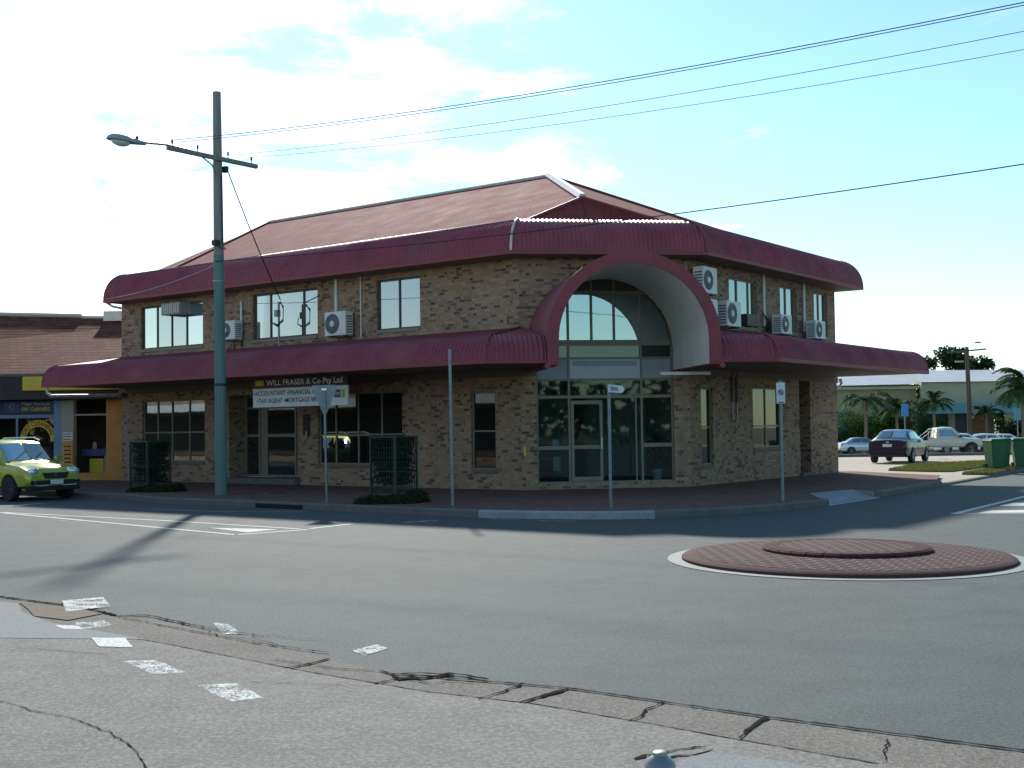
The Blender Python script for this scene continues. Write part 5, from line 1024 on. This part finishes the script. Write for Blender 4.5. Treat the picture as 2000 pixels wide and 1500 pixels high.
# ------------------------------------------------------------------ background right
far = 1.41
wh = empty('warehouse', (42, 120, -1.05), 'cream warehouse with a pale grey metal roof behind the car park', 'building')
def quadm(name, m, par, *qs):
    b = MB(); [b.quad(*q) for q in qs]; return b.build(name, m, par, fixn=False)
MB().box(15, 28.3, 85, 85.25, -.3, 4.44).build('wall', 'warehouse_low', wh); MB().box(28.3, 34.0, 84.0, 84.25, 2.7, 4.59).build('wall', 'warehouse_wall', wh)
b = MB(); b.prism([(0, 0)], 0, 0) if False else None
g = MB(); g.add([(34.0, 84, 0), (34.0, 84, 4.5), (38.2, 86.5, 5.3), (38.2, 86.5, 0)], [(0, 1, 2, 3)]); g.add([(38.2, 86.5, 0), (38.2, 86.5, 5.3), (60, 100, 5.2), (60, 100, 0)], [(0, 1, 2, 3)]); g.add([(28.2, 83.6, 4.3), (28.2, 83.6, 4.56), (29.38, 92, 5.74), (29.38, 92, 5.2)], [(0, 1, 2, 3)]); g.build('gable_wall', 'warehouse_wall', wh, fixn=False)
MB().box(28.3, 34.0, 85.8, 86, -.3, 2.7).build('wall', 'teal_dark', wh); MB().box(30.7, 31.1, 85.4, 85.7, -.3, 2.4).build('post', 'warehouse_wall', wh); MB().box(32.4, 33.6, 85.5, 85.75, -.3, 2.2).build('shopfront', 'skin_brick_inside', wh)
quadm('roof', 'warehouse_roof', wh, (V(15, 84.4, 4.35), V(28.2, 84.4, 4.45), V(29.6, 92, 5.75), V(15, 92, 5.6)), (V(28.2, 83.6, 4.55), V(34.0, 83.6, 4.55), V(38.4, 92, 5.65), V(29.4, 92, 5.75)), (V(34.0, 83.6, 4.55), V(38.6, 86.2, 5.35), V(38.4, 92, 5.65)))
MB().box(15, 28.2, 84.3, 84.42, 4.12, 4.28).build('gutter', 'warehouse_wall', wh)
MB().box(28.3, 36.5, 82.6, 82.8, 2.35, 3.05).build('awning_fascia', 'teal_fascia', wh); MB().box(28.3, 36.5, 82.8, 85.8, 2.9, 3.0).build('awning_roof', 'warehouse_roof', wh)
MB().box(33.0, 34.3, 82.5, 82.6, 3.05, 3.25).build('sign_board', 'sign_blue', wh)
for x0, x1, z0, z1 in ((26.0, 27.3, 2.6, 3.2), (22.6, 23.9, .1, 2.6), (17.5, 20.5, 1.5, 3)): MB().box(x0, x1, 84.93, 85.0, z0, z1).build('window', 'teal_dark', wh)
far = 1.45
rp = empty('street_lamp_pole', (28.1 * 1.45, 75 * 1.45, -.98), 'distant dark timber pole with crossarms and a lamp above the white cars', 'utility pole')
MB().tube([(28.25, 75, -.15), (28.15, 75, 6.4)], [.17, .12], 12).build('pole', 'pole_brown', rp, True); MB().hexa([(26.9, 74.8, 6.02), (29.3, 74.8, 6.2), (29.3, 74.9, 6.2), (26.9, 74.9, 6.02), (26.9, 74.8, 6.12), (29.3, 74.8, 6.3), (29.3, 74.9, 6.3), (26.9, 74.9, 6.12)]).build('crossarm', 'pole_brown', rp)
MB().tube([(28.15, 75, 6.3), (28.15, 75, 6.65), (28.6, 75, 6.66)], .02, 6).build('lamp_arm', 'steel', rp, True); q = MB(); ell(q, (28.85, 75, 6.62), (1, 0, 0), .24, .1, .12); q.build('luminaire', 'panel_grey', rp, True)
MB().box(27.4, 27.9, 74.85, 75, 5.45, 5.55).build('bracket', 'panel_grey', rp)
far = 1.0
for x_, y_, z0, z1, w_, lb, m_ in ((19.38, 60, 2.1, 2.72, .17, 'small blue sign on a thin post beyond the navy sedan', 'sign_blue'), (25.15, 60.5, 1.82, 2.4, .16, 'pale green edge-on sign at the far right edge', 'teal_fascia')):
    e_ = empty('parking_sign', (x_, y_, .06), lb, 'road sign'); MB().tube([(x_, y_ + .03, .05), (x_, y_ + .03, z1)], .03, 8).build('post', 'steel', e_, True); MB().box(x_ - w_, x_ + w_, y_ - .03, y_ - .01, z0, z1).build('plate', m_, e_)
MB().box(14, 40, 62.4, 62.8, .0, .2).build('kerb', 'kerb_grey'); tag(bpy.data.objects['kerb.007'] if 'kerb.007' in bpy.data.objects else bpy.data.objects[-1], kind='structure')
far = 1.47
def palm(x, y, h, label, fr=26, L_=1.9, r_=.09):
    e_ = empty('palm_tree', (x * far, y * far, -.95), label, 'palm tree', 'palms in front of the warehouse'); MB().tube([(x, y, -.12), (x + .05, y, h * .5), (x, y, h)], [r_ * 1.3, r_, r_ * .9], 9).build('trunk', 'trunk', e_, True)
    b = MB()
    for k in range(fr):
        a = 2 * math.pi * k / fr + random.uniform(-.2, .2); el = random.uniform(.1, 1.25); p = V(x, y, h); d = V(math.cos(a) * math.cos(el), math.sin(a) * math.cos(el), math.sin(el)); seg = 11; ln = L_ * random.uniform(.8, 1.1)
        for i in range(seg):
            q = p + d * ln / seg; sd_ = d.cross(V(0, 0, 1)).normalized(); lf = .42 * math.sin(math.pi * (i + .8) / (seg + 1)) * L_ / 1.9
            for s_ in (-1, 1):
                for m2 in (.25, .75):
                    o_ = p.lerp(q, m2); tip = o_ + sd_ * s_ * lf + d * lf * .5 - V(0, 0, lf * .45 * random.uniform(.4, 1.4)); wv = d * .07; b.quad(o_ - wv, o_ + wv, tip)
            b.quad(p - sd_ * .012, p + sd_ * .012, q + sd_ * .012, q - sd_ * .012); p = q; d = (d - V(0, 0, .17)).normalized()
    b.build('crown', 'leaf_palm', e_, fixn=False)
palm(20.6, 71, 3.1, 'leftmost palm, tall, right beside the brick wall corner', 18, 1.7); palm(22.9, 72.5, 2.6, 'palm behind the roof of the navy sedan', 18, 1.7); palm(25.3, 73, 2.9, 'palm left of the distant dark pole, above the cream pickup cab', 18, 1.5)
palm(29.6, 70.5, 3.6, 'tall palm at the right edge, above the green bins', 22, 2.2, .10); palm(30.6, 72.5, 4.2, 'tallest palm at the right edge, farther back behind the bins', 22, 2.2, .10); palm(28.9, 74.2, 2.3, 'shorter palm just right of the distant dark pole', 16, 1.4, .07)
def bush(x, y, rx, ry, h, n, label, m='leaf_mid', size=.12):
    e_ = empty('bush', (x * far, y * far, -1.0), label, 'bush', 'bushes along the warehouse'); b = MB()
    for k in range(5): a = random.uniform(0, 6.28); b.tube([(x, y, -.15), (x + rx * .5 * math.cos(a), y + ry * .5 * math.sin(a), h * .7)], .03, 5)
    b.build('stems', 'trunk', e_); b = MB()
    for k in range(9): leaves(b, (x + random.uniform(-.6, .6) * rx, y + random.uniform(-.6, .6) * ry, h * random.uniform(.1, .8)), (rx * .5, ry * .5, h * .32), n // 9, size)
    b.build('foliage', m, e_, fixn=False)
bush(21.9, 77, 1.9, 1.2, 2.5, 4200, 'leafy green bush behind the silver hatchback'); bush(24.9, 78, 1.9, 1.2, 2.7, 4200, 'leafy green bush between the small blue sign and the cream pickup'); bush(27.4, 79, 1.3, 1.0, 2.0, 2600, 'low bush left of the distant dark pole base'); bush(31.5, 76, 1.6, .9, 2.4, 2600, 'dense bush under the right-edge palms', 'leaf_dark')
# ------------------------------------------------------------------ far trees
far = 1.25
def tree(x, y, h, w_, label, m='leaf_dark', n=7000, size=.3, tr=.35, blobs=16):
    e_ = empty('tree', (x * far, y * far, -1.3), label, 'tree', 'trees beyond the warehouse'); t_ = MB(); t_.tube([(x, y, -.7), (x, y, h * .35), (x + .2, y, h * .6)], [tr, tr * .8, tr * .5], 8); cs = []
    for k in range(blobs):
        a = random.uniform(0, 6.28); rr = random.uniform(.15, .8) * w_; c = V(x + math.cos(a) * rr, y + math.sin(a) * rr * .8, h * random.uniform(.42, .9) - .12 * rr); cs.append(c)
        if k < 9: t_.tube([(x, y, h * .38), tuple((V(x, y, h * .4).lerp(c, .6))), tuple(c)], [tr * .4, tr * .25, .05], 5)
    t_.build('trunk', 'trunk', e_, True); b = MB()
    for c in cs: r_ = w_ * random.uniform(.22, .38); leaves(b, c, (r_, r_, r_ * .75), n // blobs, size)
    b.build('crown', m, e_, fixn=False)
tree(47.6, 130, 10.2, 4.2, 'big dark round tree beyond the warehouse roof, left of the distant pole', n=9000, blobs=22)
tree(50.4, 134, 7.4, 2.2, 'smaller dark tree just right of the distant pole'); tree(54.3, 150, 8.6, 2.6, 'dark tree with a pointed top on the skyline towards the right edge'); tree(59.6, 148, 8.5, 2.8, 'rightmost skyline tree at the edge of the picture'); tree(43.0, 140, 8.0, 2.6, 'dark tree crown peeping past the end of the maroon awning')
tree(63.5, 140, 8.5, 3, 'broad tree at the extreme right skyline above the palms')
b = MB()
for i in range(60): x = 24 + i * .75; leaves(b, (x, 120 + random.uniform(-2, 2), 3.2 + random.uniform(-.4, .9)), (1.3, 1.3, 3.0), 260, .32)
tag(b.build('woodland', 'leaf_dark', fixn=False), 'continuous dark tree line right behind the warehouse roof', kind='stuff')
far = 1.0
ob = empty('shop_building', FL.P(30, 24, 0), 'unseen row of shops added across the street to darken the ground-floor window reflections', 'building')  # out-of-view block added for what the ground-floor glass reflects
MB().fbox(FL, 15, 75, 22.5, 34, 0, 6.1).build('wall', 'brick_side', ob); MB().fbox(FL, 15, 75, 19.6, 22.4, 3.0, 3.45).build('awning', 'panel_white', ob); MB().fbox(FL, 16, 74, 22.42, 22.48, .4, 2.8).build('shopfront', 'shop_inside', ob); MB().fbox(FL, 15, 75, 22.4, 34.2, 6.12, 6.3).build('roof', 'fascia_dark', ob)
# tree line on the camera's side of the road, seen mirrored in the windows
b = MB()
for i in range(60): x = -90 + i * 3; leaves(b, (x, -48 + random.uniform(-4, 4), 2.5 + random.uniform(0, 1.5)), (3.4, 3, 4.2 + random.uniform(-1.5, 1.5)), 170, .9)
tag(b.build('woodland', 'leaf_dark', fixn=False), 'dark tree line mirrored in the arched window', kind='stuff')
